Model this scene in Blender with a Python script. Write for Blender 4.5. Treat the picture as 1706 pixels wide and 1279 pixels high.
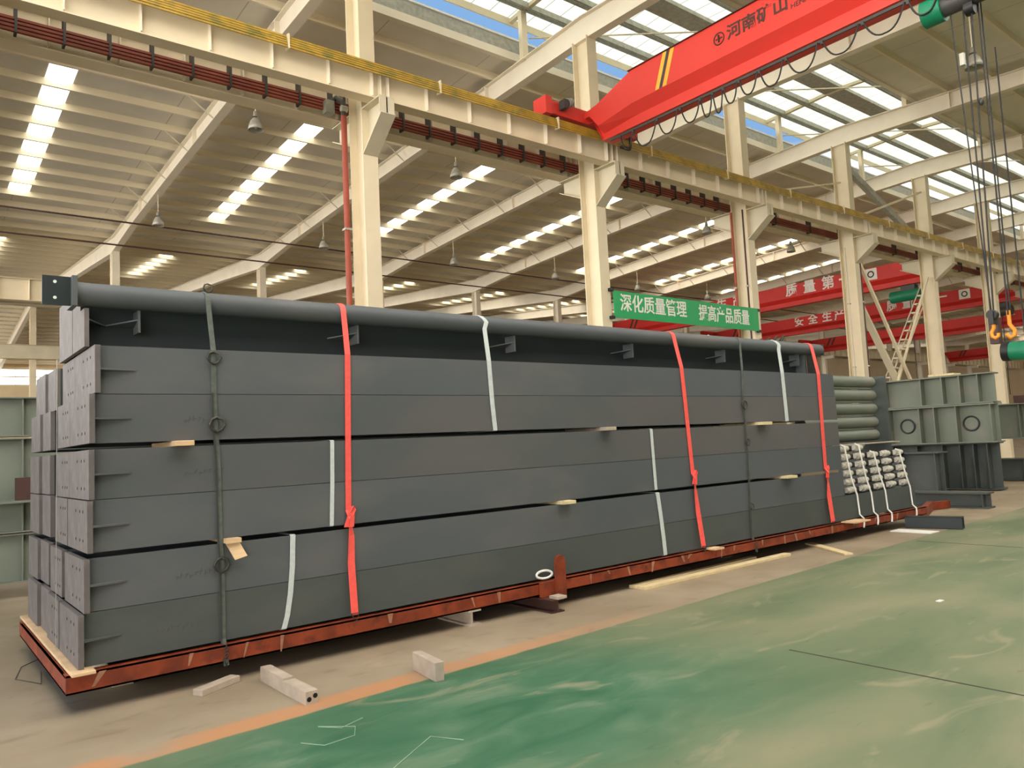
import bpy, math, random
from mathutils import Vector, Matrix
random.seed(7)
for o in list(bpy.data.objects): bpy.data.objects.remove(o)
SC = bpy.context.scene
COL = SC.collection
# ------------------------------------------------------------------ camera
H = 1.6
yaw, pitch, roll = [math.radians(a) for a in (38.81469556, 4.60286373, -2.7826531)]
fw = Vector((math.sin(yaw)*math.cos(pitch), math.cos(yaw)*math.cos(pitch), math.sin(pitch)))
r0 = Vector((math.cos(yaw), -math.sin(yaw), 0)); u0 = r0.cross(fw)
rr = math.cos(roll)*r0 + math.sin(roll)*u0
uu = -math.sin(roll)*r0 + math.cos(roll)*u0
cd = bpy.data.cameras.new('camera'); cam = bpy.data.objects.new('camera', cd); COL.objects.link(cam)
cd.sensor_fit = 'HORIZONTAL'; cd.sensor_width = 36.0; cd.lens = 36.0*1275.93/1706.0
cd.clip_start = 0.05; cd.clip_end = 500
M = Matrix.Identity(4)
for i, v in enumerate((rr, uu, -fw)):
    for j in range(3): M[j][i] = v[j]
M.translation = Vector((0, 0, H)); cam.matrix_world = M
SC.camera = cam
# ------------------------------------------------------------------ colour, world, light
SC.view_settings.view_transform = 'Standard'; SC.view_settings.look = 'None'
SC.view_settings.gamma = 1.0; SC.view_settings.use_curve_mapping = False
SC.view_settings.exposure = 1.92
SC.cycles.use_denoising = True
SC.cycles.max_bounces = 8; SC.cycles.diffuse_bounces = 5
SKY_E = 11.0      # daylight behind the skylight sheets
w = bpy.data.worlds.new('sky'); SC.world = w; w.use_nodes = True
nt = w.node_tree; nt.nodes.clear()
out = nt.nodes.new('ShaderNodeOutputWorld'); bg = nt.nodes.new('ShaderNodeBackground')
geo = nt.nodes.new('ShaderNodeTexCoord'); sep = nt.nodes.new('ShaderNodeSeparateXYZ'); cr = nt.nodes.new('ShaderNodeValToRGB')
nt.links.new(geo.outputs['Generated'], sep.inputs[0]); nt.links.new(sep.outputs['Z'], cr.inputs[0])
cr.color_ramp.elements[0].position = 0.0; cr.color_ramp.elements[0].color = (0.90, 0.85, 0.78, 1)
cr.color_ramp.elements[1].position = 0.34; cr.color_ramp.elements[1].color = (0.030, 0.055, 0.095, 1)
e = cr.color_ramp.elements.new(0.20); e.color = (0.62, 0.60, 0.56, 1)
nt.links.new(cr.outputs[0], bg.inputs[0]); bg.inputs[1].default_value = 2.2
nt.links.new(bg.outputs[0], out.inputs[0])

# ------------------------------------------------------------------ materials
def lin(c):
    return tuple(((v/255)/12.92 if v/255 <= 0.04045 else ((v/255+0.055)/1.055)**2.4) for v in c)
MATS = {}
def mat(name, rgb, rough=0.6, metal=0.0, var=0.12, scale=3.0, rgb2=None, thr=None, stretch=(1,1,1), bump=0.0, spec=0.5):
    """procedural paint: base colour, low-contrast noise mottling and an optional second colour in patches"""
    m = bpy.data.materials.new(name); m.use_nodes = True; n = m.node_tree; N = n.nodes; L = n.links
    b = N['Principled BSDF']; b.inputs['Roughness'].default_value = rough; b.inputs['Metallic'].default_value = metal
    b.inputs['Specular IOR Level'].default_value = spec
    c = lin(rgb)
    tc = N.new('ShaderNodeTexCoord'); mp = N.new('ShaderNodeMapping'); mp.inputs['Scale'].default_value = stretch
    L.new(tc.outputs['Object'], mp.inputs[0])
    no = N.new('ShaderNodeTexNoise'); no.inputs['Scale'].default_value = scale; no.inputs['Detail'].default_value = 5
    L.new(mp.outputs[0], no.inputs['Vector'])
    ra = N.new('ShaderNodeValToRGB')
    ra.color_ramp.elements[0].position = 0.3; ra.color_ramp.elements[1].position = 0.7
    ra.color_ramp.elements[0].color = tuple(v*(1-var) for v in c)+(1,)
    ra.color_ramp.elements[1].color = tuple(min(1, v*(1+var)) for v in c)+(1,)
    L.new(no.outputs[0], ra.inputs[0]); last = ra.outputs[0]
    if rgb2:
        n2 = N.new('ShaderNodeTexNoise'); n2.inputs['Scale'].default_value = scale*1.7; n2.inputs['Detail'].default_value = 6
        L.new(mp.outputs[0], n2.inputs['Vector'])
        r2 = N.new('ShaderNodeValToRGB'); r2.color_ramp.elements[0].position = thr[0]; r2.color_ramp.elements[1].position = thr[1]
        L.new(n2.outputs[0], r2.inputs[0])
        mx = N.new('ShaderNodeMixRGB'); mx.inputs[2].default_value = lin(rgb2)+(1,)
        L.new(r2.outputs[0], mx.inputs[0]); L.new(last, mx.inputs[1]); last = mx.outputs[0]
    L.new(last, b.inputs['Base Color'])
    if bump:
        bp = N.new('ShaderNodeBump'); bp.inputs['Strength'].default_value = bump; bp.inputs['Distance'].default_value = 0.02
        L.new(no.outputs[0], bp.inputs['Height']); L.new(bp.outputs[0], b.inputs['Normal'])
    MATS[name] = m; return m
mat('cream', (220, 206, 176), 0.5, var=0.06, scale=1.5)
mat('cream_pale', (232, 222, 202), 0.5, var=0.05, scale=1.5)
mat('cream_grey', (204, 194, 168), 0.55, var=0.08, scale=1.5)
mat('purlin', (228, 216, 188), 0.45, var=0.08, scale=0.4)
mat('gal', (168, 166, 154), 0.45, 0.3, var=0.2, scale=8)
mat('roof', (150, 140, 118), 0.75, var=0.10, scale=1.2)
mat('light_block_dark', (92, 94, 92), 0.8, var=0.06, scale=0.7)  # kept dark so the added wall throws little light back
mat('wall', (205, 185, 150), 0.7, var=0.06, scale=0.7)
mat('steel_a', (84, 88, 90), 0.55, var=0.06, scale=0.9, rgb2=(100, 99, 97), thr=(0.52, 0.75), stretch=(0.5, 1, 1), spec=0.35)
mat('steel_b', (92, 90, 89), 0.55, var=0.06, scale=0.8, rgb2=(83, 87, 87), thr=(0.5, 0.7), stretch=(0.5, 1, 1), spec=0.35)
mat('steel_c', (76, 81, 78), 0.55, var=0.08, scale=1.1, rgb2=(90, 90, 86), thr=(0.55, 0.8), stretch=(0.5, 1, 1), spec=0.35)
mat('plate', (100, 93, 90), 0.65, var=0.14, scale=7, rgb2=(122, 112, 108), thr=(0.45, 0.8), stretch=(1, 1.5, .8))
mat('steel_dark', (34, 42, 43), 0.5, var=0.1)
mat('steel_green', (112, 118, 104), 0.6, var=0.12, scale=1.2, rgb2=(128, 122, 112), thr=(0.55, 0.8))
mat('hole', (14, 14, 14), 0.9, var=0.0)
mat('light_hole', (225, 228, 220), 0.8, var=0.0)
mat('rust', (132, 56, 28), 0.6, var=0.35, scale=5, rgb2=(96, 40, 24), thr=(0.5, 0.7), spec=0.4)
mat('weldmark', (156, 112, 86), 0.5, var=0.2, scale=20)
mat('red', (212, 60, 50), 0.4, var=0.06, scale=1.0, spec=0.5)
mat('red_far', (205, 42, 36), 0.5, var=0.06)
mat('pipe_red', (150, 66, 46), 0.6, var=0.15)
mat('rail_red', (140, 68, 52), 0.6, var=0.2, scale=2)
mat('yellow', (176, 142, 44), 0.45, var=0.2, scale=3, rgb2=(128, 118, 48), thr=(0.5, 0.7))
mat('stripe_yellow', (224, 176, 60), 0.5)
mat('black', (22, 22, 22), 0.5, var=0.1)
mat('grey_dark', (60, 58, 56), 0.5, var=0.2)
mat('char', (70, 42, 34), 0.6, var=0.1)
mat('green', (0, 118, 82), 0.5, var=0.12, scale=4)
mat('sign', (26, 160, 92), 0.45, var=0.05)
mat('white', (232, 230, 222), 0.6, var=0.05)
mat('strap_white', (196, 202, 198), 0.55, var=0.08, scale=30)
mat('strap_red', (244, 92, 82), 0.55, var=0.08, scale=25)
mat('strap_dark', (86, 92, 84), 0.7, var=0.25, scale=20)
mat('chain', (72, 70, 62), 0.45, 0.5, var=0.3, scale=30)
mat('wood', (214, 180, 138), 0.75, var=0.12, scale=6, stretch=(1, 1, 6))
mat('wood_pale', (216, 196, 150), 0.7, var=0.12, scale=5, stretch=(1, 6, 1))
mat('wood_grey', (176, 160, 142), 0.8, var=0.15, scale=8)
mat('foam', (196, 190, 178), 0.8, var=0.1, scale=20)
mat('dark_bar', (46, 38, 32), 0.6, var=0.3, scale=10)
mat('orange', (236, 150, 40), 0.5, var=0.1)
mat('chalk', (150, 172, 146), 0.9, var=0.1)
mat('joint', (62, 60, 48), 0.9, var=0.2)
mat('purple', (120, 84, 130), 0.7)
mat('marker', (76, 78, 77), 0.8, var=0.1)
mat('blue', (60, 110, 200), 0.5)

def roof_mat():
    m = mat('roof_sheet', (222, 216, 202), 0.8, var=0.07, scale=1.0); n = m.node_tree; N = n.nodes; L = n.links
    b = N['Principled BSDF']; src = b.inputs['Base Color'].links[0].from_socket
    tc = N.new('ShaderNodeTexCoord'); sp = N.new('ShaderNodeSeparateXYZ'); L.new(tc.outputs['Object'], sp.inputs[0])
    mo = N.new('ShaderNodeMath'); mo.operation = 'PINGPONG'; mo.inputs[1].default_value = 1.5; L.new(sp.outputs['X'], mo.inputs[0])
    lt = N.new('ShaderNodeMath'); lt.operation = 'LESS_THAN'; lt.inputs[1].default_value = 0.014; L.new(mo.outputs[0], lt.inputs[0])
    mx = N.new('ShaderNodeMixRGB'); mx.inputs[2].default_value = lin((188, 182, 166))+(1,)
    L.new(lt.outputs[0], mx.inputs[0]); L.new(src, mx.inputs[1]); L.new(mx.outputs[0], b.inputs['Base Color'])
    return m
roof_mat()
def skylight_mat(name, col, strength, rib=0.25, rw=0.012, grid=True):
    """translucent daylight sheet: gives off the daylight behind it, with darker ribs"""
    m = bpy.data.materials.new(name); m.use_nodes = True; n = m.node_tree; N = n.nodes; L = n.links
    N.remove(N['Principled BSDF']); o = N['Material Output']; em = N.new('ShaderNodeEmission')
    tc = N.new('ShaderNodeTexCoord'); sp = N.new('ShaderNodeSeparateXYZ'); L.new(tc.outputs['Object'], sp.inputs[0])
    mo = N.new('ShaderNodeMath'); mo.operation = 'PINGPONG'; mo.inputs[1].default_value = rib; L.new(sp.outputs['X'], mo.inputs[0])
    lt = N.new('ShaderNodeMath'); lt.operation = 'GREATER_THAN'; lt.inputs[1].default_value = rw; L.new(mo.outputs[0], lt.inputs[0])
    mr = N.new('ShaderNodeMath'); mr.operation = 'MULTIPLY_ADD'; mr.inputs[1].default_value = 0.62*strength; mr.inputs[2].default_value = 0.38*strength
    L.new(lt.outputs[0], mr.inputs[0])
    em.inputs[0].default_value = col+(1,); L.new(mr.outputs[0], em.inputs[1]); L.new(em.outputs[0], o.inputs[0])
    MATS[name] = m
skylight_mat('skylight', (1.0, 0.95, 0.82), SKY_E*0.12, 0.11, 0.006)
skylight_mat('skylight_big', (0.90, 0.92, 0.74), SKY_E*0.034, 0.30, 0.014)
skylight_mat('fill_strip_near', (1.0, 0.97, 0.90), SKY_E*0.22, 0.15, 0.006)  # emission of the added, unseen strips over the aisle
skylight_mat('window_glow', (1.0, 0.93, 0.86), SKY_E*0.13, 3.0, 0.001)

def floor_mat():
    m = bpy.data.materials.new('floor_paint'); m.use_nodes = True; n = m.node_tree; N = n.nodes; L = n.links
    b = N['Principled BSDF']; b.inputs['Roughness'].default_value = 0.55; b.inputs['Specular IOR Level'].default_value = 0.35
    tc = N.new('ShaderNodeTexCoord'); sp = N.new('ShaderNodeSeparateXYZ'); L.new(tc.outputs['Object'], sp.inputs[0])
    def math_(op, a, bb=None, c=None):
        k = N.new('ShaderNodeMath'); k.operation = op
        for i, v in enumerate((a, bb, c)):
            if v is None: continue
            if isinstance(v, (int, float)): k.inputs[i].default_value = v
            else: L.new(v, k.inputs[i])
        return k.outputs[0]
    def noise(scale, detail=5, stretch=(1, 1, 1), dist=0.0):
        mp = N.new('ShaderNodeMapping'); mp.inputs['Scale'].default_value = stretch; L.new(tc.outputs['Object'], mp.inputs[0])
        k = N.new('ShaderNodeTexNoise'); k.inputs['Scale'].default_value = scale; k.inputs['Detail'].default_value = detail
        k.inputs['Distortion'].default_value = dist; L.new(mp.outputs[0], k.inputs['Vector']); return k.outputs[0]
    def ramp(v, stops):
        k = N.new('ShaderNodeValToRGB'); el = k.color_ramp.elements
        el[0].position = stops[0][0]; el[0].color = lin(stops[0][1])+(1,); el[1].position = stops[-1][0]; el[1].color = lin(stops[-1][1])+(1,)
        for p, c in stops[1:-1]: q = el.new(p); q.color = lin(c)+(1,)
        L.new(v, k.inputs[0]); return k.outputs[0]
    def mix(f, a, bb):
        k = N.new('ShaderNodeMixRGB')
        if isinstance(f, float): k.inputs[0].default_value = f
        else: L.new(f, k.inputs[0])
        for i, v in ((1, a), (2, bb)):
            if isinstance(v, tuple): k.inputs[i].default_value = lin(v)+(1,)
            else: L.new(v, k.inputs[i])
        return k.outputs[0]
    def step(v, lo, hi):
        k = N.new('ShaderNodeMapRange'); k.interpolation_type = 'SMOOTHSTEP'; L.new(v, k.inputs[0])
        k.inputs[1].default_value = lo; k.inputs[2].default_value = hi; return k.outputs[0]
    nA = noise(0.9, 6); nB = noise(5, 6, (0.5, 1, 1), 0.6); nC = noise(0.35, 5, (1, 1, 1), 0.8)
    concrete = ramp(nA, [(0.3, (138, 121, 98)), (0.5, (150, 135, 112)), (0.72, (168, 152, 129))])
    concrete = mix(math_('MULTIPLY', step(nB, 0.56, 0.8), 0.6), concrete, (112, 96, 76))
    concrete = mix(math_('MULTIPLY', step(noise(2.2, 6), 0.55, 0.8), 0.35), concrete, (176, 146, 122))
    # the green paint is worn to olive-grey in the traffic lane, keeps its colour in a patch in front of the stack
    dx = math_('SUBTRACT', sp.outputs['X'], 2.7); dy = math_('SUBTRACT', sp.outputs['Y'], 3.9)
    d = math_('ADD', math_('MULTIPLY', math_('MULTIPLY', dx, dx), 0.22), math_('MULTIPLY', math_('MULTIPLY', dy, dy), 0.60))
    fresh = step(math_('ADD', math_('SQRT', d), math_('MULTIPLY', nC, 1.3)), 2.1, 1.0)
    worn = ramp(noise(0.8, 7, (0.6, 1.6, 1), 0.5), [(0.3, (90, 106, 76)), (0.5, (112, 120, 90)), (0.68, (132, 130, 102))])
    green = ramp(noise(1.6, 7, (1, 2.2, 1), 0.8), [(0.3, (46, 94, 66)), (0.55, (72, 110, 82)), (0.75, (108, 128, 102))])
    gp = mix(fresh, worn, green)
    gp = mix(math_('MULTIPLY', step(noise(1.9, 7, (0.6, 1.5, 1), 1.2), 0.58, 0.72), 0.55), gp, (154, 146, 118))
    gp = mix(math_('MULTIPLY', step(noise(9, 5, (0.4, 1.5, 1), 1.2), 0.62, 0.78), 0.35), gp, (60, 74, 54))
    edge = math_('MULTIPLY_ADD', sp.outputs['X'], 0.045, 4.60)
    rel = math_('SUBTRACT', math_('ADD', sp.outputs['Y'], math_('MULTIPLY', math_('SUBTRACT', nB, 0.5), 0.05)), edge)
    isgreen = step(rel, 0.015, -0.015)
    stripe = math_('MULTIPLY', step(rel, 0.25, 0.17), step(noise(1.5, 4), 0.30, 0.50))
    stripe = math_('MULTIPLY', stripe, step(sp.outputs['X'], 6.5, 2.6))
    base = mix(math_('MULTIPLY', stripe, 0.8), concrete, (188, 132, 88))
    col = mix(isgreen, base, gp)
    L.new(col, b.inputs['Base Color'])
    bp = N.new('ShaderNodeBump'); bp.inputs['Strength'].default_value = 0.15; bp.inputs['Distance'].default_value = 0.01
    L.new(nB, bp.inputs['Height']); L.new(bp.outputs[0], b.inputs['Normal'])
    MATS['floor'] = m
floor_mat()

# ------------------------------------------------------------------ mesh helpers
class MB:
    def __init__(s): s.v = []; s.f = []; s.m = []; s.sm = []; s.mats = []
    def mi(s, name):
        if name not in s.mats: s.mats.append(name)
        return s.mats.index(name)
    def add(s, vs, fs, mt=None, smooth=False):
        o = len(s.v); s.v += [tuple(p) for p in vs]
        k = s.mi(mt) if mt else 0
        for f in fs: s.f.append(tuple(i+o for i in f)); s.m.append(k); s.sm.append(smooth)
        return s
    def box(s, x0, x1, y0, y1, z0, z1, mt=None):
        vs = [(x, y, z) for x in (x0, x1) for y in (y0, y1) for z in (z0, z1)]
        return s.add(vs, [(0,1,3,2),(4,6,7,5),(0,4,5,1),(2,3,7,6),(0,2,6,4),(1,5,7,3)], mt)
    def obox(s, c, ax, ay, az, mt=None):
        c, ax, ay, az = map(Vector, (c, ax, ay, az))
        vs = [c+i*ax+j*ay+k*az for i in (-1, 1) for j in (-1, 1) for k in (-1, 1)]
        return s.add(vs, [(0,1,3,2),(4,6,7,5),(0,4,5,1),(2,3,7,6),(0,2,6,4),(1,5,7,3)], mt)
    def bar(s, p0, p1, w, h, mt=None, up=(0, 0, 1)):
        p0, p1 = Vector(p0), Vector(p1); d = p1-p0; L = d.length; d.normalize()
        sd = d.cross(Vector(up)); sd.normalize(); u = sd.cross(d)
        return s.obox((p0+p1)/2, d*L/2, sd*w/2, u*h/2, mt)
    def prism(s, prof, axis, a0, a1, mt=None, smooth=False):
        n = len(prof)
        def P(a, q):
            if axis == 'x': return (a, q[0], q[1])
            if axis == 'y': return (q[0], a, q[1])
            return (q[0], q[1], a)
        vs = [P(a0, q) for q in prof]+[P(a1, q) for q in prof]
        fs = [(i, (i+1) % n, (i+1) % n+n, i+n) for i in range(n)]
        s.add(vs, fs, mt, smooth); s.add(vs, [tuple(range(n-1, -1, -1)), tuple(range(n, 2*n))], mt)
        return s
    def cyl(s, p0, p1, r, n=16, mt=None, r1=None, caps=True):
        p0, p1 = Vector(p0), Vector(p1); d = (p1-p0).normalized(); r1 = r if r1 is None else r1
        a = d.orthogonal().normalized(); b = d.cross(a)
        vs = []
        for p, q in ((p0, r), (p1, r1)):
            for i in range(n):
                t = 2*math.pi*i/n; vs.append(p+a*q*math.cos(t)+b*q*math.sin(t))
        s.add(vs, [(i, (i+1) % n, (i+1) % n+n, i+n) for i in range(n)], mt, True)
        if caps: s.add(vs, [tuple(range(n-1, -1, -1)), tuple(range(n, 2*n))], mt)
        return s
    def tube(s, pts, r, n=8, mt=None):
        pts = [Vector(p) for p in pts]; rings = []; prev = None
        for i, p in enumerate(pts):
            d = (pts[min(i+1, len(pts)-1)]-pts[max(i-1, 0)]).normalized()
            a = d.orthogonal().normalized() if prev is None else (prev-d*prev.dot(d)).normalized()
            prev = a; b = d.cross(a)
            rings.append([p+a*r*math.cos(2*math.pi*k/n)+b*r*math.sin(2*math.pi*k/n) for k in range(n)])
        vs = [q for R in rings for q in R]; fs = []
        for i in range(len(pts)-1):
            for k in range(n): fs.append((i*n+k, i*n+(k+1) % n, (i+1)*n+(k+1) % n, (i+1)*n+k))
        s.add(vs, fs, mt, True); m = (len(pts)-1)*n
        s.add(vs, [tuple(range(n-1, -1, -1)), tuple(range(m, m+n))], mt); return s
    def lathe(s, prof, c, n=20, mt=None):
        vs = []; c = Vector(c)
        for r, z in prof:
            for k in range(n): t = 2*math.pi*k/n; vs.append(c+Vector((r*math.cos(t), r*math.sin(t), z)))
        fs = [(i*n+k, i*n+(k+1) % n, (i+1)*n+(k+1) % n, (i+1)*n+k) for i in range(len(prof)-1) for k in range(n)]
        return s.add(vs, fs, mt, True)
    def ribbon(s, pts, w, t, nrm, mt=None):
        """flat strap: path pts (list of (p, sideways vector)) of width w and thickness t"""
        vs = []
        for p, sd, nn in pts:
            p = Vector(p); sd = Vector(sd).normalized()*w/2; nn = Vector(nn).normalized()*t
            vs += [p-sd, p+sd, p+sd+nn, p-sd+nn]
        fs = []
        for i in range(len(pts)-1):
            a, b = i*4, (i+1)*4
            for k in range(4): fs.append((a+k, a+(k+1) % 4, b+(k+1) % 4, b+k))
        e_ = (len(pts)-1)*4
        fs += [(3, 2, 1, 0), (e_, e_+1, e_+2, e_+3)]
        return s.add(vs, fs, mt)
    def build(s, name, mt=None, parent=None, origin=None, bevel=0.0):
        me = bpy.data.meshes.new(name)
        if origin is None:
            if parent is not None: origin = parent['_o']
            else:
                xs = [p[0] for p in s.v]; ys = [p[1] for p in s.v]; zs = [p[2] for p in s.v]
                origin = ((min(xs)+max(xs))/2, (min(ys)+max(ys))/2, min(zs))
        oo = Vector(origin)
        me.from_pydata([Vector(p)-oo for p in s.v], [], s.f)
        if not s.mats: s.mats = [mt]
        for q in s.mats: me.materials.append(MATS[q if q else mt])
        for i, p in enumerate(me.polygons): p.material_index = s.m[i]; p.use_smooth = s.sm[i]
        me.update()
        o = bpy.data.objects.new(name, me); COL.objects.link(o)
        if parent is not None: o.parent = parent
        else: o.location = oo
        o['_o'] = tuple(origin)
        if bevel:
            b = o.modifiers.new('bevel', 'BEVEL'); b.width = bevel; b.segments = 2; b.limit_method = 'ANGLE'
        return o
def thing(name, label, cat, loc, group=None):
    o = bpy.data.objects.new(name, None); COL.objects.link(o); o.location = loc; o['_o'] = tuple(loc)
    o.empty_display_size = 0.1
    return tag(o, label, cat, group)
def tag(o, label, cat, group=None, kind=None):
    o['label'] = label; o['category'] = cat
    if group: o['group'] = group
    if kind: o['kind'] = kind
    return o
def struct(o, label=None):
    o['kind'] = 'structure'
    if label: o['label'] = label
    return o
def dup(root, loc, label, group=None):
    r = root.copy(); COL.objects.link(r); r.location = loc; r['label'] = label
    if group: r['group'] = group
    for ch in list(root.children):
        c = ch.copy(); COL.objects.link(c); c.parent = r
        for g in ch.children:
            d = g.copy(); COL.objects.link(d); d.parent = c
    return r
ORD = ['first', 'second', 'third', 'fourth', 'fifth', 'sixth', 'seventh', 'eighth', 'ninth', 'tenth', 'eleventh', 'twelfth',
       'thirteenth', 'fourteenth', 'fifteenth', 'sixteenth', 'seventeenth', 'eighteenth']
def text_mesh(body, size, loc, xdir, ydir, mt, name, parent=None, extrude=0.004, sx=1.0, offset=0.0):
    cu = bpy.data.curves.new('t', 'FONT'); cu.body = body; cu.size = size; cu.extrude = extrude; cu.align_x = 'CENTER'; cu.align_y = 'CENTER'
    cu.offset = offset; cu.space_character = 1.0
    to = bpy.data.objects.new('t', cu); COL.objects.link(to)
    dg = bpy.context.evaluated_depsgraph_get(); dg.update()
    me = bpy.data.meshes.new_from_object(to.evaluated_get(dg)); bpy.data.objects.remove(to)
    X, Y = Vector(xdir).normalized(), Vector(ydir).normalized(); Z = X.cross(Y)
    org = Vector(parent['_o']) if parent is not None else Vector(loc)
    for v in me.vertices:
        v.co = X*v.co.x*sx+Y*v.co.y+Z*v.co.z+(Vector(loc)-org)
    me.materials.clear(); me.materials.append(MATS[mt]); me.name = name
    o = bpy.data.objects.new(name, me); COL.objects.link(o)
    if parent is not None: o.parent = parent
    else: o.location = loc
    return o

# ------------------------------------------------------------------ the hall shell
YC = 12.4; S = 5.976
def cx(k): return 6.71+S*k                    # column k stands at this X (k = 0 is the one nearest in view)
ZR = 11.95
XL, XR = -5.0, 106.0
Y33, Y57, Y80 = 33.4, 57.5, 80.0
def zroof(y):
    if y < YC: return ZR-0.046*(YC-y)
    if y < Y33: return ZR-0.046*(y-YC)
    a = ZR-0.046*(Y33-YC)
    if y < Y57: return a+0.080*(y-Y33)
    b = a+0.080*(Y57-Y33)
    return b-0.080*(y-Y57)
YN = -12.0
fl = MB(); fl.box(XL-25, XR+10, -25, Y80+4, -0.2, 0.0)
floor = struct(fl.build('floor', 'floor', origin=(0, 0, 0)), 'concrete floor with worn green painted lane')
for xj, y0, y1 in ((5.16, -8, 3.3), (11.15, -8, 5.0), (17.1, -8, 5.3)):
    MB().box(xj-0.009, xj+0.009, y0, y1, -0.01, 0.0015).build('floor_joint', 'joint', floor)

def ceiling(y0, y1, label, pitch, first, skirt=0):
    m = MB(); m.add([(XL, y0, zroof(y0)), (XR, y0, zroof(y0)), (XR, y1, zroof(y1)), (XL, y1, zroof(y1)),
                     (XL, y0, zroof(y0)+.08), (XR, y0, zroof(y0)+.08), (XR, y1, zroof(y1)+.08), (XL, y1, zroof(y1)+.08)],
                    [(0, 1, 2, 3), (7, 6, 5, 4), (0, 4, 5, 1), (1, 5, 6, 2), (2, 6, 7, 3), (3, 7, 4, 0)])
    c = struct(m.build('ceiling', 'roof_sheet', origin=(0, 0, 0)), label)
    y = first
    while y < y1-0.1:
        z = zroof(y)
        if y > y0+0.02:
            MB().prism([(y-.035, z-.20), (y+.035, z-.20), (y+.035, z-.175), (y-.005, z-.18), (y-.005, z), (y-.035, z)], 'x', XL, XR).build('purlin', 'purlin', c)
        y += pitch
    return c
c_near = ceiling(YN, 10.0, 'grey roof over the aisle in front of the stack', 1.2, -11.45)
c_bay = ceiling(15.05, Y33, 'grey ribbed roof of the bay behind the stack', 1.2, 15.85+.0)
c_far = ceiling(Y33+.02, Y57, 'roof of the third bay, seen low at left', 1.2, Y33+0.6)
c_last = ceiling(Y57+.02, Y80, 'roof of the farthest bay', 1.2, Y57+0.6)
# skylight strips of translucent sheet, then added light strips over the aisle
def strip(c, x, y0, y1, wx=0.62, mt='skylight'):
    z0, z1 = zroof(y0)-.006, zroof(y1)-.006
    MB().add([(x, y0, z0), (x+wx, y0, z0), (x+wx, y1, z1), (x, y1, z1), (x, y0, z0+.004), (x+wx, y0, z0+.004), (x+wx, y1, z1+.004), (x, y1, z1+.004)],
             [(0, 3, 2, 1), (4, 5, 6, 7), (0, 1, 5, 4), (1, 2, 6, 5), (2, 3, 7, 6), (3, 0, 4, 7)]).build('skylight_or_fill_panel', mt, c)
for k in range(15):
    x = 2.80+6.62*k
    strip(c_bay, x, 20.75, 30.3); strip(c_far, x, 37.2, 44.5)
strip(c_far, -3.9, 37.2, 44.5)
for k in range(36):  # glowing strips out of view, added to light the floor and stack
    x = -3.6+2.2*k
    strip(c_near, x, -5.0, 8.5 if x < 5 else (5.2 if x < 16 else 4.0), 0.95, 'fill_strip_near')

# ridge monitor over the column line: curbs, posts, raised roof with big skylights
def zm(y): return 13.02+0.06*(2.55-abs(y-12.45))
mon = MB()
for ya, yb in ((10.0, 10.06), (15.0, 15.06)):
    mon.box(XL, XR, ya, yb, 11.98, 12.33)
monitor = struct(mon.build('trim_1', 'gal', origin=(0, 0, 0)), 'raised ridge monitor of the roof with daylight sheets')
for ya, yb in ((9.96, 10.10), (14.96, 15.10)):
    MB().box(XL, XR, ya, yb, zroof(15)-.05, zroof(15)+.16).build('edge_beam', 'cream_pale', monitor)
for ya in (10.0, 15.0):
    MB().box(XL, XR, ya-.03, ya+.07, 12.36, 12.41).build('sill_rail', 'white', monitor)
for ya, yb in ((9.94, 9.98), (15.06, 15.10)):
    MB().box(XL, XR, ya, yb, 12.80, 13.0).build('fascia', 'cream', monitor)
for sgn in (-1, 1):
    ya, yb = (12.52, 12.52+sgn*2.66)
    za, zb = 13.17, 13.17-.06*2.66
    MB().add([(XL, ya, za), (XR, ya, za), (XR, yb, zb), (XL, yb, zb), (XL, ya, za+.01), (XR, ya, za+.01), (XR, yb, zb+.01), (XL, yb, zb+.01)],
             [(0, 1, 2, 3), (7, 6, 5, 4), (0, 4, 5, 1), (1, 5, 6, 2), (2, 6, 7, 3), (3, 7, 4, 0)]).build('skylight_sheet', 'skylight_big', monitor)
for y in (10.4, 11.3, 13.45, 14.35):
    z = 13.15-.06*abs(y-12.45)
    for dy in (-.07, .07):
        MB().box(XL, XR, y+dy-.03, y+dy+.03, z-.16, z-.01).build('purlin', 'gal', monitor)
MB().box(XL, XR, 12.15, 12.75, 13.02, 13.13).build('ridge_plate', 'gal', monitor)
for k in range(-1, 17):
    x = cx(k)
    if x > XR-1: break
    for y in (10.2, 14.6):
        MB().box(x-.09, x+.09, y-.07, y+.07, zroof(y)-.25, 12.98).build('post', 'cream', monitor)
    if k < 8:
        m = MB(); m.bar((x, 15.1, 12.92), (x, 12.45, 13.06), .12, .10); m.bar((x, 12.45, 13.06), (x, 9.98, 12.92), .12, .10)
        m.build('monitor_rafter', 'cream', monitor)
for k in range(0, 5):                                   # wind bracing rods in the roof plane
    MB().cyl((cx(k)+.2, 14.6, 12.3), (cx(k+1)-.2, 10.3, 12.3), .022, 6).build('wind_brace', 'cream_grey', monitor)

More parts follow.
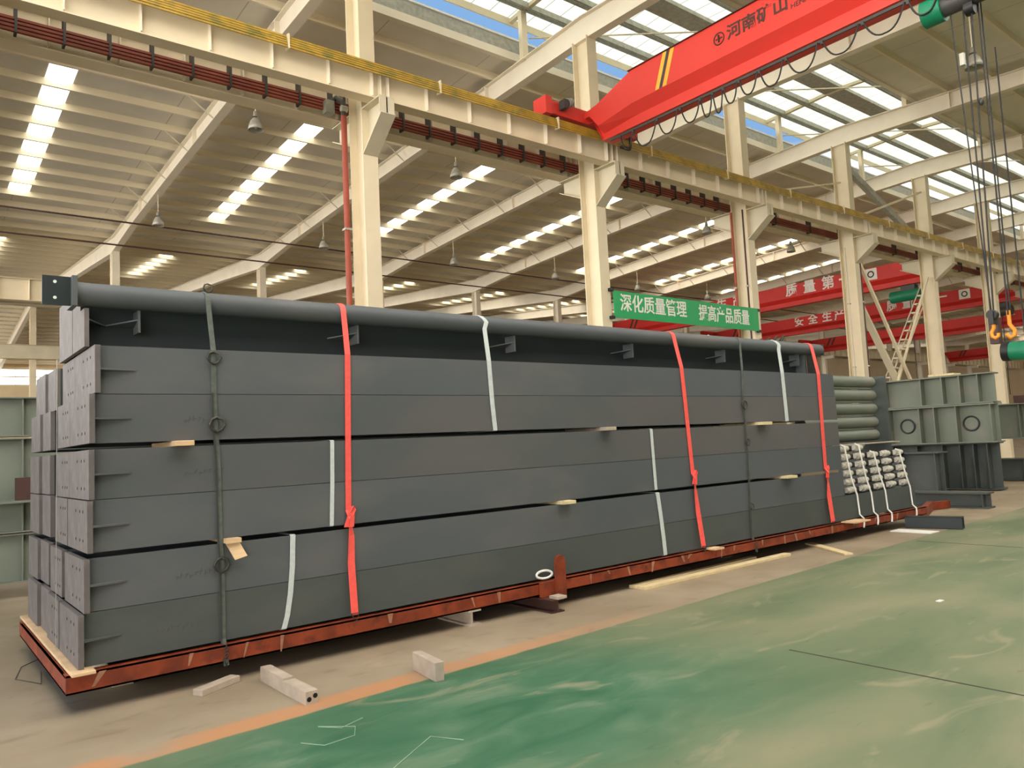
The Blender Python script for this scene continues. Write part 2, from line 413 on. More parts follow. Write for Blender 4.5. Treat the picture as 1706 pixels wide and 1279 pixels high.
# walls
wb = struct(MB().box(XL-20, XR+8, Y80, Y80+.2, 0, 12.0).build('wall_back', 'wall', origin=(0, 0, 0)))
m = MB(); m.box(XL-20, XR, Y80-.04, Y80, 9.1, 10.5)
wn = struct(m.build('window_1', 'window_glow', origin=(0, 0, 0)), 'bright strip of windows high on the far wall')
m = MB()
for i in range(30): m.box(-4+i*1.5, -3.95+i*1.5, Y80-.10, Y80-.04, 9.1, 10.5)
for z in (9.0, 9.75, 10.45): m.box(XL, 50, Y80-.12, Y80-.04, z, z+.10)
m.build('window_frame', 'cream_grey', wn)
wf = struct(MB().box(XL-1, XR+8, -12.3, -12.1, 0, 12.0).build('wall_front_block', 'light_block_dark', origin=(0, 0, 0)))  # unseen wall, added to shut out low light from this side
wr = struct(MB().box(XR, XR+.2, -24, Y80, 0, 13.3).build('wall_right', 'wall', origin=(0, 0, 0)))
m = MB()
for y in (15, 20, 25): m.box(XR-.05, XR, y, y+3.6, 0.2, 3.6)
w2 = struct(m.build('window_2', 'window_glow', origin=(0, 0, 0)), 'bright openings low in the end wall')
m = MB()
for y in (15, 20, 25): m.box(XR-.08, XR-.05, y+1.75, y+1.85, 0.2, 3.6)
m.build('window_frame', 'cream_grey', w2)

# ------------------------------------------------------------------ rafters
def ipoly(m, x, bot, top, w=0.24, tw=0.014, tf=0.02):
    n = len(bot)
    vs = [(x-tw/2, y, z) for y, z in bot]+[(x-tw/2, y, z) for y, z in top]
    vs2 = [(x+tw/2, y, z) for y, z in bot]+[(x+tw/2, y, z) for y, z in top]
    fs = [(i, i+1, n+i+1, n+i) for i in range(n-1)]
    m.add(vs, fs); m.add(vs2, [f[::-1] for f in fs])
    for line, sg in ((bot, 1), (top, -1)):
        for i in range(n-1):
            (ya, za), (yb, zb) = line[i], line[i+1]
            v = [(x+a*w/2, y, z+b*sg*tf) for (y, z) in ((ya, za), (yb, zb)) for a in (-1, 1) for b in (0, 1)]
            m.add(v, [(0, 1, 3, 2), (4, 6, 7, 5), (0, 4, 5, 1), (2, 3, 7, 6), (0, 2, 6, 4), (1, 5, 7, 3)])
    return m
bot1 = [(-11.9, 10.1), (6, 11.0), (12.4, 11.12), (20, 10.88), (25, 10.66), (30, 10.40), (33.4, 10.10)]
top1 = [(y, zroof(y)-.215) for y, z in bot1]
xw = (-5.9, 33.4)
def rafter(k):
    x = cx(k); t = thing('roof_rafter', '', 'rafter', (x, YC, 11.1), 'main roof rafters')
    ipoly(MB(), x, bot1, top1).build('beam', 'cream_pale', t)
    for y in (3.2, 8.9, 16.2, 22.5, 29.0):
        import bisect
        zb = [b for b in bot1]
        i = max(j for j in range(len(zb)) if zb[j][0] <= y); f = (y-zb[i][0])/(zb[i+1][0]-zb[i][0]); z = zb[i][1]+f*(zb[i+1][1]-zb[i][1])
        m = MB(); m.box(x-.12, x+.12, y-.012, y+.012, z, zroof(y)-.23)
        m.build('splice_plate', 'cream_pale', t)
    for y in (18.25, 20.65, 23.05, 25.45, 27.85, 30.25):
        i = max(j for j in range(len(bot1)) if bot1[j][0] <= y); f = (y-bot1[i][0])/(bot1[i+1][0]-bot1[i][0]); z = bot1[i][1]+f*(bot1[i+1][1]-bot1[i][1])
        m = MB(); m.bar((x-.1, y, z+.04), (x-.75, y, zroof(y)-.2), .03, .03)
        m.build('fly_brace', 'cream_grey', t)
    return t
r_ = rafter(-1); r_['label'] = 'pale roof rafter nearest the camera, mostly beyond the top left edge'
base = r_
for k in range(0, 17):
    o = dup(base, (cx(k), YC, 11.1), 'pale roof rafter over the %s cream column behind the stack' % ORD[k])
bot2 = [(33.4, 10.08), (38, 10.50), (46, 11.20), (57.5, 12.05)]; top2 = [(y, zroof(y+.001)-.215) for y, z in bot2]
bot3 = [(57.5, 12.05), (66, 11.35), (80, 10.15)]; top3 = [(y, zroof(y+.001)-.215) for y, z in bot3]
t = thing('bay_rafter', 'pale rafter rising over the third bay, leftmost one', 'rafter', (cx(-1), Y33, 10.1), 'rafters of the third bay')
ipoly(MB(), cx(-1), bot2, top2).build('beam', 'cream_pale', t); b2 = t
for k in range(0, 15): dup(b2, (cx(k), Y33, 10.1), 'pale rafter rising over the third bay behind the %s mid column' % ORD[k])
t = thing('end_rafter', 'pale rafter sloping down to the far wall, leftmost one', 'rafter', (cx(-1), Y57, 10.1), 'rafters of the farthest bay')
ipoly(MB(), cx(-1), bot3, top3).build('beam', 'cream_pale', t); b3 = t
for k in range(0, 5): dup(b3, (cx(k), Y57, 10.1), 'pale rafter sloping to the far wall, %s from the left' % ORD[k+1])

# ------------------------------------------------------------------ columns
def hcol(m, x, y0, y1, z0, z1, w=0.31, tf=0.02):
    m.box(x-w/2, x+w/2, y0, y0+tf, z0, z1); m.box(x-w/2, x+w/2, y1-tf, y1, z0, z1); m.box(x-.008, x+.008, y0+tf, y1-tf, z0, z1)
def column(k, label, group='cream columns behind the stack'):
    x = cx(k); t = thing('steel_column', label, 'column', (x, YC, 0), group)
    m = MB(); hcol(m, x, 12.16, 12.66, 0, 11.16); m.build('shaft', 'cream', t)
    m = MB()                                                  # corbel bracket towards the aisle
    prof = [(12.16, 7.875), (11.50, 7.875), (11.50, 7.54), (12.16, 7.04)]
    m.prism(prof, 'x', x-.012, x+.012)
    m.box(x-.15, x+.15, 11.50, 12.16, 7.875, 7.898)
    d = Vector((0, 12.16-11.50, 6.95-7.40)); m.bar((x, 11.46, 7.57), (x, 12.16, 7.04), .30, .022, up=(0, 0, 1))
    m.box(x-.15, x+.15, 11.50, 11.52, 7.54, 7.875)
    m.build('corbel', 'cream_grey', t)
    m = MB(); m.prism([(12.66, 7.95), (13.35, 7.95), (13.35, 7.68), (12.66, 7.35)], 'x', x-.012, x+.012)
    m.box(x-.15, x+.15, 12.66, 13.38, 7.93, 7.955); m.bar((x, 12.66, 7.35), (x, 13.38, 7.68), .30, .02)
    m.build('rear_corbel', 'cream_grey', t)
    MB().box(x-.25, x+.25, 12.05, 12.77, 0, .03).build('base_plate', 'cream_grey', t)
    return t
names = {0: 'cream steel column with a bright red pipe down its left side', 1: 'cream steel column holding the left end of the green banner',
         2: 'cream steel column holding the right end of the green banner', 3: 'cream steel column left of the crossed bracing and stair ladder',
         4: 'cream steel column right of the crossed bracing and stair ladder', 5: 'cream steel column behind the yellow crane hooks'}
c0 = column(-1, 'cream steel column hidden behind the left end of the stack')
for k in range(0, 17):
    dup(c0, (cx(k), YC, 0), names.get(k, 'distant cream steel column, %s in the row behind the stack' % ORD[k]))
mc = thing('mid_column', 'slim cream column at the roof valley, leftmost of its row', 'column', (cx(-1), Y33, 0), 'valley columns of the next bay')
m = MB(); hcol(m, cx(-1), Y33-.2, Y33+.2, 0, 10.12, w=.28); m.build('shaft', 'cream_pale', mc)
m = MB(); m.box(cx(-1)-.14, cx(-1)+.14, Y33-.9, Y33-.2, 7.55, 7.8); m.build('corbel', 'cream_pale', mc)
for k in range(0, 15): dup(mc, (cx(k), Y33, 0), 'slim cream column at the roof valley, %s from the left' % ORD[k+1])
fc = thing('rear_column', 'cream column at the second ridge, leftmost of its row', 'column', (cx(-1), Y57, 0), 'ridge columns of the far bays')
m = MB(); hcol(m, cx(-1), Y57-.25, Y57+.25, 0, 11.98, w=.34); m.build('shaft', 'cream', fc)
for k in range(0, 6): dup(fc, (cx(k), Y57, 0), 'cream column at the second ridge, %s from the left' % ORD[k+1])

# service pipes on the columns
def riser(x, y, z0, z1, r, mt, label):
    t = thing('service_pipe', label, 'pipe', (x, y, z0), 'vertical pipes on the columns')
    MB().cyl((x, y, z0), (x, y, z1), r, 12).build('pipe', mt, t)
    for z in (1.5, 3.6, 5.7):
        if z < z1: MB().box(x-r-.012, x+r+.012, y-r-.012, y+r+.012, z, z+.04).build('clip', 'gal', t)
    return t
riser(cx(0)-.28, 12.62, 0, 7.88, .055, 'pipe_red', 'thick red pipe down the left side of the nearest column')
riser(cx(0)-.17, 12.80, 0, 8.5, .03, 'grey_dark', 'thin dark conduit between the red pipe and the nearest column')
riser(cx(2)-.24, 12.60, 0, 7.9, .035, 'pipe_red', 'reddish conduit on the left of the banner end column')
riser(cx(2)-.20, 12.25, 0, 7.9, .025, 'char', 'thin brown conduit on the banner end column')
riser(cx(3)-.20, 12.45, 0, 7.6, .030, 'cream_grey', 'pale conduit on the column left of the ladder')
riser(cx(3)-.10, 12.02, 0, 7.0, .022, 'char', 'thin dark cable down the front of the column left of the ladder')
jb = thing('junction_box', 'cluster of pipe valves where red rails meet the nearest column', 'valve', (cx(0)-.35, 12.75, 7.9))
MB().box(cx(0)-.55, cx(0)-.38, 12.78, 12.95, 7.98, 8.22).build('box', 'gal', jb)
MB().tube([(cx(0)-.28, 12.62, 7.88), (cx(0)-.28, 12.64, 8.15), (cx(0)-.33, 12.8, 8.30), (cx(0)-.42, 12.9, 8.2)], .05, 10).build('elbow', 'grey_dark', jb)
MB().cyl((cx(0)-.34, 12.6, 8.02), (cx(0)-.22, 12.6, 8.02), .06, 12).build('flange', 'gal', jb)

# ------------------------------------------------------------------ crane runway girders
def runway(yc, zb, zt, label, stf_side, name='runway_girder', fwid=0.34, x0=XL, x1=XR-1, nst=100):
    t = thing(name, label, 'crane runway', (x0, yc, zb))
    m = MB(); m.box(x0, x1, yc-.007, yc+.007, zb+.018, zt-.018); m.box(x0, x1, yc-fwid/2, yc+fwid/2, zb, zb+.018); m.box(x0, x1, yc-fwid/2, yc+fwid/2, zt-.018, zt)
    m.build('girder', 'cream' if nst else 'cream_grey', t)
    n = 0; k = -2
    st = []
    while cx(k) < x1 and len(st) < nst:
        for d in (-.16, .0, .16) if k < 3 else (-.1, .1): st.append(cx(k)+d)
        for j in range(1, 6): st.append(cx(k)+j*S/6)
        k += 1
    for x in st[:nst]:
        if x0 < x < x1:
            MB().box(x-.008, x+.008, yc-fwid/2+.02, yc+fwid/2-.02, zb+.055, zt-.018).build('stiffener', 'cream_pale', t)
    rest = MB()
    while cx(k) < x1 and nst:
        for j in range(6): 
            x = cx(k)+j*S/6
            if x < x1: rest.box(x-.012, x+.012, yc-fwid/2+.02, yc+fwid/2-.02, zb+.018, zt-.018)
        k += 1
    if rest.v:
        o = rest.build('stiffener', 'cream_pale', t); o['kind'] = 'stuff'
    return t
ng = runway(11.8, 7.90, 8.50, 'near cream crane girder with yellow conductor bars, running the whole hall', -1, fwid=.27)
MB().box(XL, XR-1, 11.77, 11.83, 8.50, 8.58).build('rail', 'gal', ng)
for i, (y, z) in enumerate(((11.59, 8.49), (11.58, 8.445), (11.57, 8.40), (11.56, 8.355), (11.56, 8.31))):
    MB().box(XL, XR-1, y-.012, y+.012, z-.015, z+.015).build('conductor_bar', 'yellow', ng)
for k in range(-2, 10):
    for j in (0.0, 3.0):
        x = cx(k)+1.2+j
        if XL+.2 < x < 60:
            MB().box(x-.015, x+.015, 11.535, 11.665, 8.28, 8.53, 'cream').build('bar_clamp', 'cream', ng)
fg = runway(13.2, 7.97, 8.62, 'rear crane girder in shade, carrying red conductor bars, above the next bay', -1, name='rear_runway_girder', nst=30)
for z in (8.085, 8.145, 8.205, 8.265):
    MB().box(XL, XR-1, 12.90, 12.96, z-.019, z+.019).build('conductor_bar', 'rail_red', fg)
for k in range(-2, 6):
    for j in range(3 if k > 1 else 9):
        x = cx(k)+.55+j*(S/3 if k > 1 else .63)
        if x > XL+.2: MB().box(x-.018, x+.018, 12.87, 13.04, 8.04, 8.55).build('bar_bracket', 'grey_dark', fg)
mg = runway(Y33-.45, 7.80, 8.62, 'distant cream crane girder on the valley columns', -1, name='far_runway_girder', fwid=.34, nst=60)
mg2 = runway(Y33+.45, 7.80, 8.62, 'distant cream crane girder facing the third bay', -1, name='third_bay_girder', fwid=.34, nst=0)
mg3 = runway(Y57-.5, 8.6, 9.5, 'cream crane girder along the second ridge columns', -1, name='ridge_runway_girder', nst=0, x1=60)
for yy, zz, lab in ((28.0, 9.84, 'upper thin dark cable strung along the next bay'), (28.0, 9.02, 'lower thin dark cable strung along the next bay')):
    tag(MB().cyl((XL, yy, zz), (62, yy, zz-.1), .028, 6).build('overhead_cable', 'char'), lab, 'cable', 'cables across the next bay')

# bracing between two columns and the caged ladder
def brace(name, p0, p1, w, h, mt, label):
    return tag(MB().bar(p0, p1, w, h).build(name, mt), label, 'brace', 'diagonal bracing between the columns')
brace('diagonal_brace', (cx(3)+.18, 12.5, 10.6), (cx(4)-.3, 12.5, 8.55), .16, .22, 'gal', 'broad grey brace sloping from roof to crane girder')
brace('diagonal_brace', (cx(3)+.18, 12.35, 8.6), (cx(4)-.18, 12.35, 10.5), .07, .07, 'cream', 'thin cream brace rising to the column top above the girder')
brace('diagonal_brace', (cx(3)+.17, 12.28, 7.4), (cx(4)-.18, 12.28, .1), .09, .09, 'cream', 'cream brace leaning down from left column below the girder')
brace('diagonal_brace', (cx(4)-.17, 12.38, 7.2), (cx(3)+.18, 12.38, .1), .07, .07, 'cream', 'thin cream brace leaning down from right column below the girder')
brace('diagonal_brace', (cx(3)+.17, 12.58, 6.5), (cx(4)-.3, 12.58, .1), .22, .10, 'cream_grey', 'wide flat cream brace left of the stair ladder')
brace('diagonal_brace', (cx(2)+.2, 12.4, 8.45), (cx(3)-.2, 12.4, 9.8), .05, .05, 'cream', 'thin cream rod above girder left of the crossed braces')
ld = thing('stair_ladder', 'steep cream stair ladder with open treads behind the crossed braces', 'ladder', (cx(4)-.75, 12.7, 0))
m = MB()
for dy in (12.80, 13.0): m.bar((24.9, dy, .05), (31.9, dy, 7.3), .03, .06)
m.build('rails', 'cream', ld)
for i in range(19):
    z = .5+i*.36; x = 24.9+7.0*(z-.05)/7.25
    MB().box(x-.50, x+.12, 12.82, 12.98, z-.02, z+.02).build('tread', 'cream_pale', ld)
m = MB(); m.bar((24.9, 12.78, .95), (31.9, 12.78, 8.2), .03, .03); m.build('handrail', 'cream_grey', ld)

# ------------------------------------------------------------------ red cranes
def crane_profile(x):      # box girder with a narrow lower web and bottom flange; profile in (x, z)
    return [(x-.30, 9.25), (x-.30, 8.56), (x-.11, 8.37), (x-.11, 8.16), (x-.18, 8.16), (x-.18, 8.12), (x+.18, 8.12), (x+.18, 8.16), (x+.11, 8.16), (x+.11, 8.37), (x+.30, 8.56), (x+.30, 9.25)]
def crane(x, y0, y1, mt, label, zt=9.25, dz=0.0, carriage=True, slope=1.0):
    t = thing('overhead_crane', label, 'crane', (x, y0, 8.58))
    pr_ = crane_profile(x)
    m = MB(); n = len(pr_)
    secs = []
    for y, f in ((y0, 0.0), (y0+.38, 0.0), (y0+.75, .5), (y0+slope, 1.0), (y1-slope, 1.0), (y1-.75, .5), (y1-.45, 0.0), (y1, 0.0)):
        ring = []
        for px_, pz_ in pr_:
            q = (pz_-8.08)/(9.25-8.08); zl = 8.64+q*.24; zf = 7.82+q*1.08
            zz = zl if f == 0 else (zf if f == 1 else 7.84+q*1.04)
            ring.append((px_, y, zz))
        secs.append(ring)
    vs = [q for R in secs for q in R]
    fs = [(i*n+k, (i+1)*n+k, (i+1)*n+(k+1) % n, i*n+(k+1) % n) for i in range(7) for k in range(n)]
    fs += [tuple(range(n)), tuple(range(8*n-1, 7*n-1, -1))]
    m.add(vs, fs); m.build('main_girder', mt, t)
    return t
# the near crane spans the aisle: its girder reaches the near runway at Y=11.8
XK = 12.1
cr = thing('overhead_crane', 'big red overhead crane crossing above the stack at top right', 'crane', (XK, 11.8, 8.58))
pr_ = crane_profile(XK); n = len(pr_); m = MB(); secs = []
def endring(y, ztop, zbot):
    R = []
    for a, b in pr_:
        f = (b-8.08)/(9.25-8.08); R.append((a, y, zbot+f*(ztop-zbot)))
    return R
secs = [endring(12.0, 8.86, 8.64), endring(11.50, 8.88, 8.64), endring(11.25, 8.92, 8.10), endring(10.25, 9.25, 8.08), endring(-9.5, 9.25, 8.08)]
vs = [q for R in secs for q in R]
m.add(vs, [(i*n+k, (i+1)*n+k, (i+1)*n+(k+1) % n, i*n+(k+1) % n) for i in range(4) for k in range(n)]+[tuple(range(n)), tuple(range(5*n-1, 4*n-1, -1))])
m.build('main_girder', 'red', cr)
for y in (-9.5,): pass
MB().box(XK-.34, XK+.34, -9.5, 10.3, 9.25, 9.262).build('top_flange', 'char', cr)
m = MB(); m.box(10.78, 13.55, 11.65, 11.95, 8.64, 8.94); ec = m.build('end_carriage', 'red', cr, bevel=.01)
MB().box(10.62, 10.80, 11.60, 12.0, 8.60, 8.98).build('buffer_plate', 'red', cr)
for x in (11.0, 13.3): MB().cyl((x, 11.74, 8.70), (x, 11.86, 8.70), .12, 18).build('wheel', 'grey_dark', cr)
for x in (11.12, 13.35):
    mt_ = MB(); mt_.cyl((x-.02, 11.50, 8.86), (x+.16, 11.50, 8.92), .085, 14); mt_.box(x-.12, x-.02, 11.42, 11.6, 8.72, 8.92); o = mt_.build('drive_motor', 'grey_dark', cr)
    mf = MB()
    for q in range(4): mf.cyl((x+.03+q*.035, 11.50, 8.877+q*.0115), (x+.042+q*.035, 11.50, 8.881+q*.0115), .10, 14)
    mf.build('cooling_fin', 'gal', o)
MB().box(13.0, 13.05, 11.42, 11.46, 8.25, 8.95).build('collector_arm', 'char', cr)
MB().box(12.75, 13.05, 11.44, 11.52, 8.22, 8.27).build('collector_shoe', 'char', cr)
for i, (ya, w_, mt_) in enumerate(((9.62, .10, 'stripe_yellow'), (9.52, .07, 'grey_dark'), (9.43, .10, 'stripe_yellow'))):
    dd = -.25
    v = [(XK-.302, ya, 8.57), (XK-.302, ya-w_, 8.57), (XK-.302, ya-w_+dd, 9.245), (XK-.302, ya+dd, 9.245)]
    v2 = [(a-.003, b, c) for a, b, c in v]
    MB().add(v+v2, [(0, 1, 2, 3), (7, 6, 5, 4), (0, 4, 5, 1), (1, 5, 6, 2), (2, 6, 7, 3), (3, 7, 4, 0)]).build('warning_stripe', mt_, cr)
text_mesh('河南矿山', .30, (XK-.305, 7.25, 8.93), (0, -1, 0), (0, 0, 1), 'char', 'lettering', cr, .003, sx=1.05, offset=.006)
text_mesh('HENAN MINE CRANE'[:10], .13, (XK-.305, 6.20, 8.82), (0, -1, 0), (0, 0, 1), 'char', 'lettering', cr, .003)
m = MB(); m.tube([(XK-.306, 8.05+.11*math.cos(a), 8.93+.11*math.sin(a)) for a in [i*math.pi/12 for i in range(25)]], .012, 6)
m.bar((XK-.306, 8.05, 8.86), (XK-.306, 8.05, 9.0), .02, .05, up=(1, 0, 0)); m.bar((XK-.306, 7.98, 8.93), (XK-.306, 8.12, 8.93), .02, .02, up=(1, 0, 0)); m.build('emblem', 'char', cr)
MB().box(XK-.20, XK-.17, -9, 11.0, 8.03, 8.075).build('festoon_track', 'grey_dark', cr)
loops = [(10.34, 9.72, 7.60), (9.69, 9.18, 7.64), (9.10, 8.64, 7.66), (8.62, 8.36, 7.62), (8.34, 8.12, 7.60), (8.10, 7.80, 7.68), (7.76, 7.38, 7.70), (7.33, 6.87, 7.66), (6.80, 6.22, 7.67), (6.14, 5.52, 7.69), (5.45, 4.80, 7.70), (4.75, 4.30, 7.72), (10.70, 10.36, 7.70)]
for a, b, z in loops:
    pts = []
    for i in range(15):
        f = i/14; yy = a+(b-a)*f; pts.append((XK-.21+random.uniform(-.004, .004), yy, z+(8.04-z)*abs(2*f-1)**2.6))
    MB().tube(pts, .014, 6).build('festoon_cable', 'black', cr)
    MB().box(XK-.23, XK-.19, a-.02, a+.02, 7.98, 8.04).build('cable_trolley', 'grey_dark', cr)

hz = thing('electric_hoist', 'green wire rope hoist with long ropes and yellow hook under the red crane', 'hoist', (XK, 4.2, 7.8))
MB().cyl((XK, 4.62, 7.80), (XK, 4.34, 7.80), .20, 28).build('motor_housing', 'green', hz, bevel=.02)
MB().cyl((XK, 4.34, 7.80), (XK, 3.62, 7.80), .15, 24).build('rope_drum', 'grey_dark', hz)
MB().cyl((XK, 3.62, 7.80), (XK, 3.42, 7.80), .19, 24).build('gearbox', 'green', hz)
m = MB(); m.box(XK-.16, XK+.16, 3.85, 3.95, 7.9, 8.06); m.box(XK-.16, XK+.16, 4.15, 4.25, 7.9, 8.06); m.build('trolley', 'char', hz)
MB().cyl((XK, 4.05, 7.62), (XK, 3.93, 7.62), .11, 16).build('rope_guide', 'black', hz)
for y in (4.08, 3.97):
    MB().cyl((XK-.02, y, 7.7), (XK-.02, 4.10+(y-4.03)*.35, 3.1), .011, 6).build('rope', 'black', hz)
MB().cyl((XK, 4.26, 7.7), (XK+.02, 4.12, 3.2), .009, 6).build('rope', 'black', hz)
MB().cyl((XK+.1, 3.92, 7.7), (XK+.1, 3.94, 3.1), .011, 6).build('rope', 'black', hz)
MB().box(XK-.03, XK+.03, 4.13, 4.19, 6.82, 7.0).build('limit_weight', 'gal', hz)
MB().lathe([(0, .05), (.02, .05), (.035, 0), (.02, -.05), (0, -.05)], (XK, 3.97, 6.2), 12).build('rope_ball', 'grey_dark', hz)
hb = MB(); hb.box(XK-.08, XK+.08, 4.07, 4.13, 2.98, 3.16); hb.cyl((XK-.05, 4.10, 3.12), (XK+.05, 4.10, 3.12), .07, 16)
hbo = hb.build('hook_block', 'black', hz)
m = MB(); m.tube([(XK, 4.10, 3.0), (XK, 4.10, 2.93), (XK, 4.135, 2.87), (XK, 4.13, 2.81), (XK, 4.09, 2.785), (XK, 4.05, 2.81), (XK, 4.05, 2.85)], .026, 10)
m.build('hook', 'orange', hbo)
# second hook block and the green shackled roller beside it
hk = thing('crane_hook', 'second orange hook hanging beside the rope hook at the right edge', 'hook', (XK+.4, 3.95, 2.75))
MB().tube([(XK+.4, 4.03, 3.2), (XK+.4, 4.03, 3.0), (XK+.4, 3.97, 2.9), (XK+.4, 3.98, 2.83), (XK+.4, 4.03, 2.80), (XK+.4, 4.08, 2.86)], .028, 10).build('hook', 'orange', hk)
MB().box(XK+.33, XK+.47, 4.16, 4.28, 2.74, 3.12).build('block', 'char', hk)
MB().cyl((XK+.4, 4.0, 3.2), (XK+.4, 3.98, 8.0), .010, 6).build('rope', 'black', hk)
gr = thing('green_hoist_motor', 'green cylindrical hoist motor at the right edge below the hooks', 'motor', (14.6, 4.7, 2.6))
MB().cyl((14.6, 4.74, 2.78), (14.6, 3.6, 2.70), .155, 24).build('drum', 'green', gr, bevel=.01); MB().cyl((14.6, 4.84, 2.787), (14.6, 4.73, 2.779), .165, 24).build('end_cap', 'black', gr)
MB().cyl((14.6, 4.5, 2.88), (14.6, 4.5, 8.0), .012, 6).build('rope', 'black', gr)

# the distant cranes over the next bay
FAR = [(34.9, [('安', 26.7), ('全', 25.68), ('生', 24.65), ('产', 23.63), ('质', 20.5), ('量', 19.53), ('第', 18.57), ('一', 17.7)], 16.5, 'red crane of the next bay, nearest and highest one with large white characters'),
       (45.3, [('安', 26.3), ('全', 25.35), ('生', 24.4), ('产', 23.6), ('质', 20.4), ('量', 19.5), ('第', 18.6), ('一', 17.7)], 16.5, 'second red crane of the next bay, behind the one with large white characters'),
       (57.8, [('一', 18.5)], 16.8, 'third red crane of the next bay, lower behind the crossed braces'),
       (83.0, [], 18.0, 'fourth and farthest red crane of the next bay, just above the far cream girder')]
for x, tx, ly, lab in FAR:
    t = crane(x, 13.08, 33.1, 'red_far', lab, slope=1.3); t['group'] = 'red cranes over the next bay'
    for y in (13.2, 32.95):
        MB().box(x-1.6, x+1.6, y-.12, y+.12, 8.70, 8.92).build('end_carriage', 'red_far', t)
        for xx in (x-1.3, x+1.3): MB().cyl((xx, y-.06, 8.72), (xx, y+.06, 8.72), .095, 12).build('wheel', 'grey_dark', t)
    for ch, y in tx:
        text_mesh(ch, .66, (x-.305, y, 8.60), (0, -1, 0), (0, 0, 1), 'white', 'lettering', t, .004, offset=.014)
    if ly:
        o = MB().box(x-.31, x-.302, ly-.28, ly+.28, 8.34, 8.86).build('white_plate', 'white', t)
        MB().tube([(x-.312, ly+.13*math.cos(a), 8.60+.13*math.sin(a)) for a in [k*math.pi/8 for k in range(17)]], .03, 6).build('emblem', 'char', o)
    for q in range(2):
        v = [(x-.302, 31.4-q*.35, 8.30), (x-.302, 31.25-q*.35, 8.30), (x-.302, 30.95-q*.35, 8.85), (x-.302, 31.1-q*.35, 8.85)]
        v2 = [(a-.004, b, c) for a, b, c in v]
        MB().add(v+v2, [(0, 1, 2, 3), (7, 6, 5, 4), (0, 4, 5, 1), (1, 5, 6, 2), (2, 6, 7, 3), (3, 7, 4, 0)]).build('warning_stripe', 'char', t)
for x, y, lab, mt_ in ((34.9, 15.0, 'green hoist under the nearest distant red crane', 'green'), (45.3, 14.9, 'dark hoist trolley under the second distant red crane', 'grey_dark')):
    t = thing('distant_hoist', lab, 'hoist', (x, y, 7.1), 'hoists of the distant cranes')
    MB().cyl((x, y+.8, 7.40), (x, y-.5, 7.40), .26, 16).build('drum', mt_, t)
    MB().box(x-.18, x+.18, y-.3, y+.3, 7.55, 7.82).build('trolley', 'grey_dark', t)
    MB().cyl((x, y, 7.2), (x, y, 3.0), .018, 6).build('rope', 'black', t)

# hanging high-bay lamps
def lamp(x, y, label, ztop):
    t = thing('pendant_lamp', label, 'lamp', (x, y, 9.5), 'high bay lamps')
    MB().cyl((x, y, 9.95), (x, y, ztop), .012, 6).build('rod', 'cream_pale', t)
    MB().lathe([(0, .42), (.05, .42), (.06, .30), (.075, .28)], (x, y, 9.55), 16).build('lamp_holder', 'gal', t)
    MB().lathe([(.07, .30), (.13, .22), (.17, .10), (.19, 0), (.18, 0), (.155, .10), (.11, .21), (.06, .28)], (x, y, 9.5), 20).build('lamp_shade', 'gal', t)
    MB().lathe([(0, .02), (.03, .03), (.045, .08), (.03, .14), (0, .15)], (x, y, 9.52), 12).build('bulb', 'white', t)
    return t
lp = lamp(cx(0)-.04, 17.7, 'bell-shaped hanging lamp, largest one, upper left by the second rafter', 10.95)
spots = [(cx(1), 17.9), (cx(2), 17.9), (cx(3), 18.0), (cx(4), 18.0), (cx(5), 18), (cx(0), 26.8), (cx(1), 26.9), (cx(2), 26.8), (cx(3), 26.9), (cx(4), 27), (cx(5), 27), (cx(6), 18), (cx(6), 27), (cx(-1), 45), (cx(2), 6.2)]
lab = ['beside the nearest column, right of it, front row', 'front row, third from the left', 'front row, left of the banner end column', 'front row, right of the banner end column', 'front row, behind the column with cross braces',
       'rear row, leftmost, left above the dark cables', 'rear row, just left of the nearest column', 'rear row, right of the nearest column', 'rear row, left of the banner column', 'rear row, above the green banner', 'rear row, above the distant red crane',
       'front row, far right end', 'rear row, far right end', 'tiny and dark in the third bay at far left', 'alone over the aisle at top right behind the hoist ropes']
for (x, y), l in zip(spots, lab): dup(lp, (x, y, 9.5), 'bell-shaped hanging lamp '+l)

# green banner between the second and third columns
sg = thing('banner_sign', 'long green banner with white Chinese lettering between two columns', 'sign', (15.7, 12.1, 4.4))
m = MB(); m.box(cx(1)+.17, cx(2)-.06, 12.08, 12.10, 4.43, 5.06); m.build('panel', 'sign', sg)
text_mesh('深化质量管理', .44, (cx(1)+1.58, 12.078, 4.77), (1, 0, 0), (0, 0, 1), 'white', 'lettering', sg, .003, offset=.006, sx=.92)
text_mesh('提高产品质量', .44, (cx(1)+4.38, 12.078, 4.74), (1, 0, 0), (0, 0, 1), 'white', 'lettering', sg, .003, offset=.006, sx=.84)
for x, z in ((cx(1)+.12, 5.08), (cx(1)+.12, 4.43), (cx(2)-.02, 5.02), (cx(2)-.02, 4.43)):
    MB().box(x-.05, x+.05, 12.07, 12.16, z-.035, z+.035).build('clamp', 'black', sg)

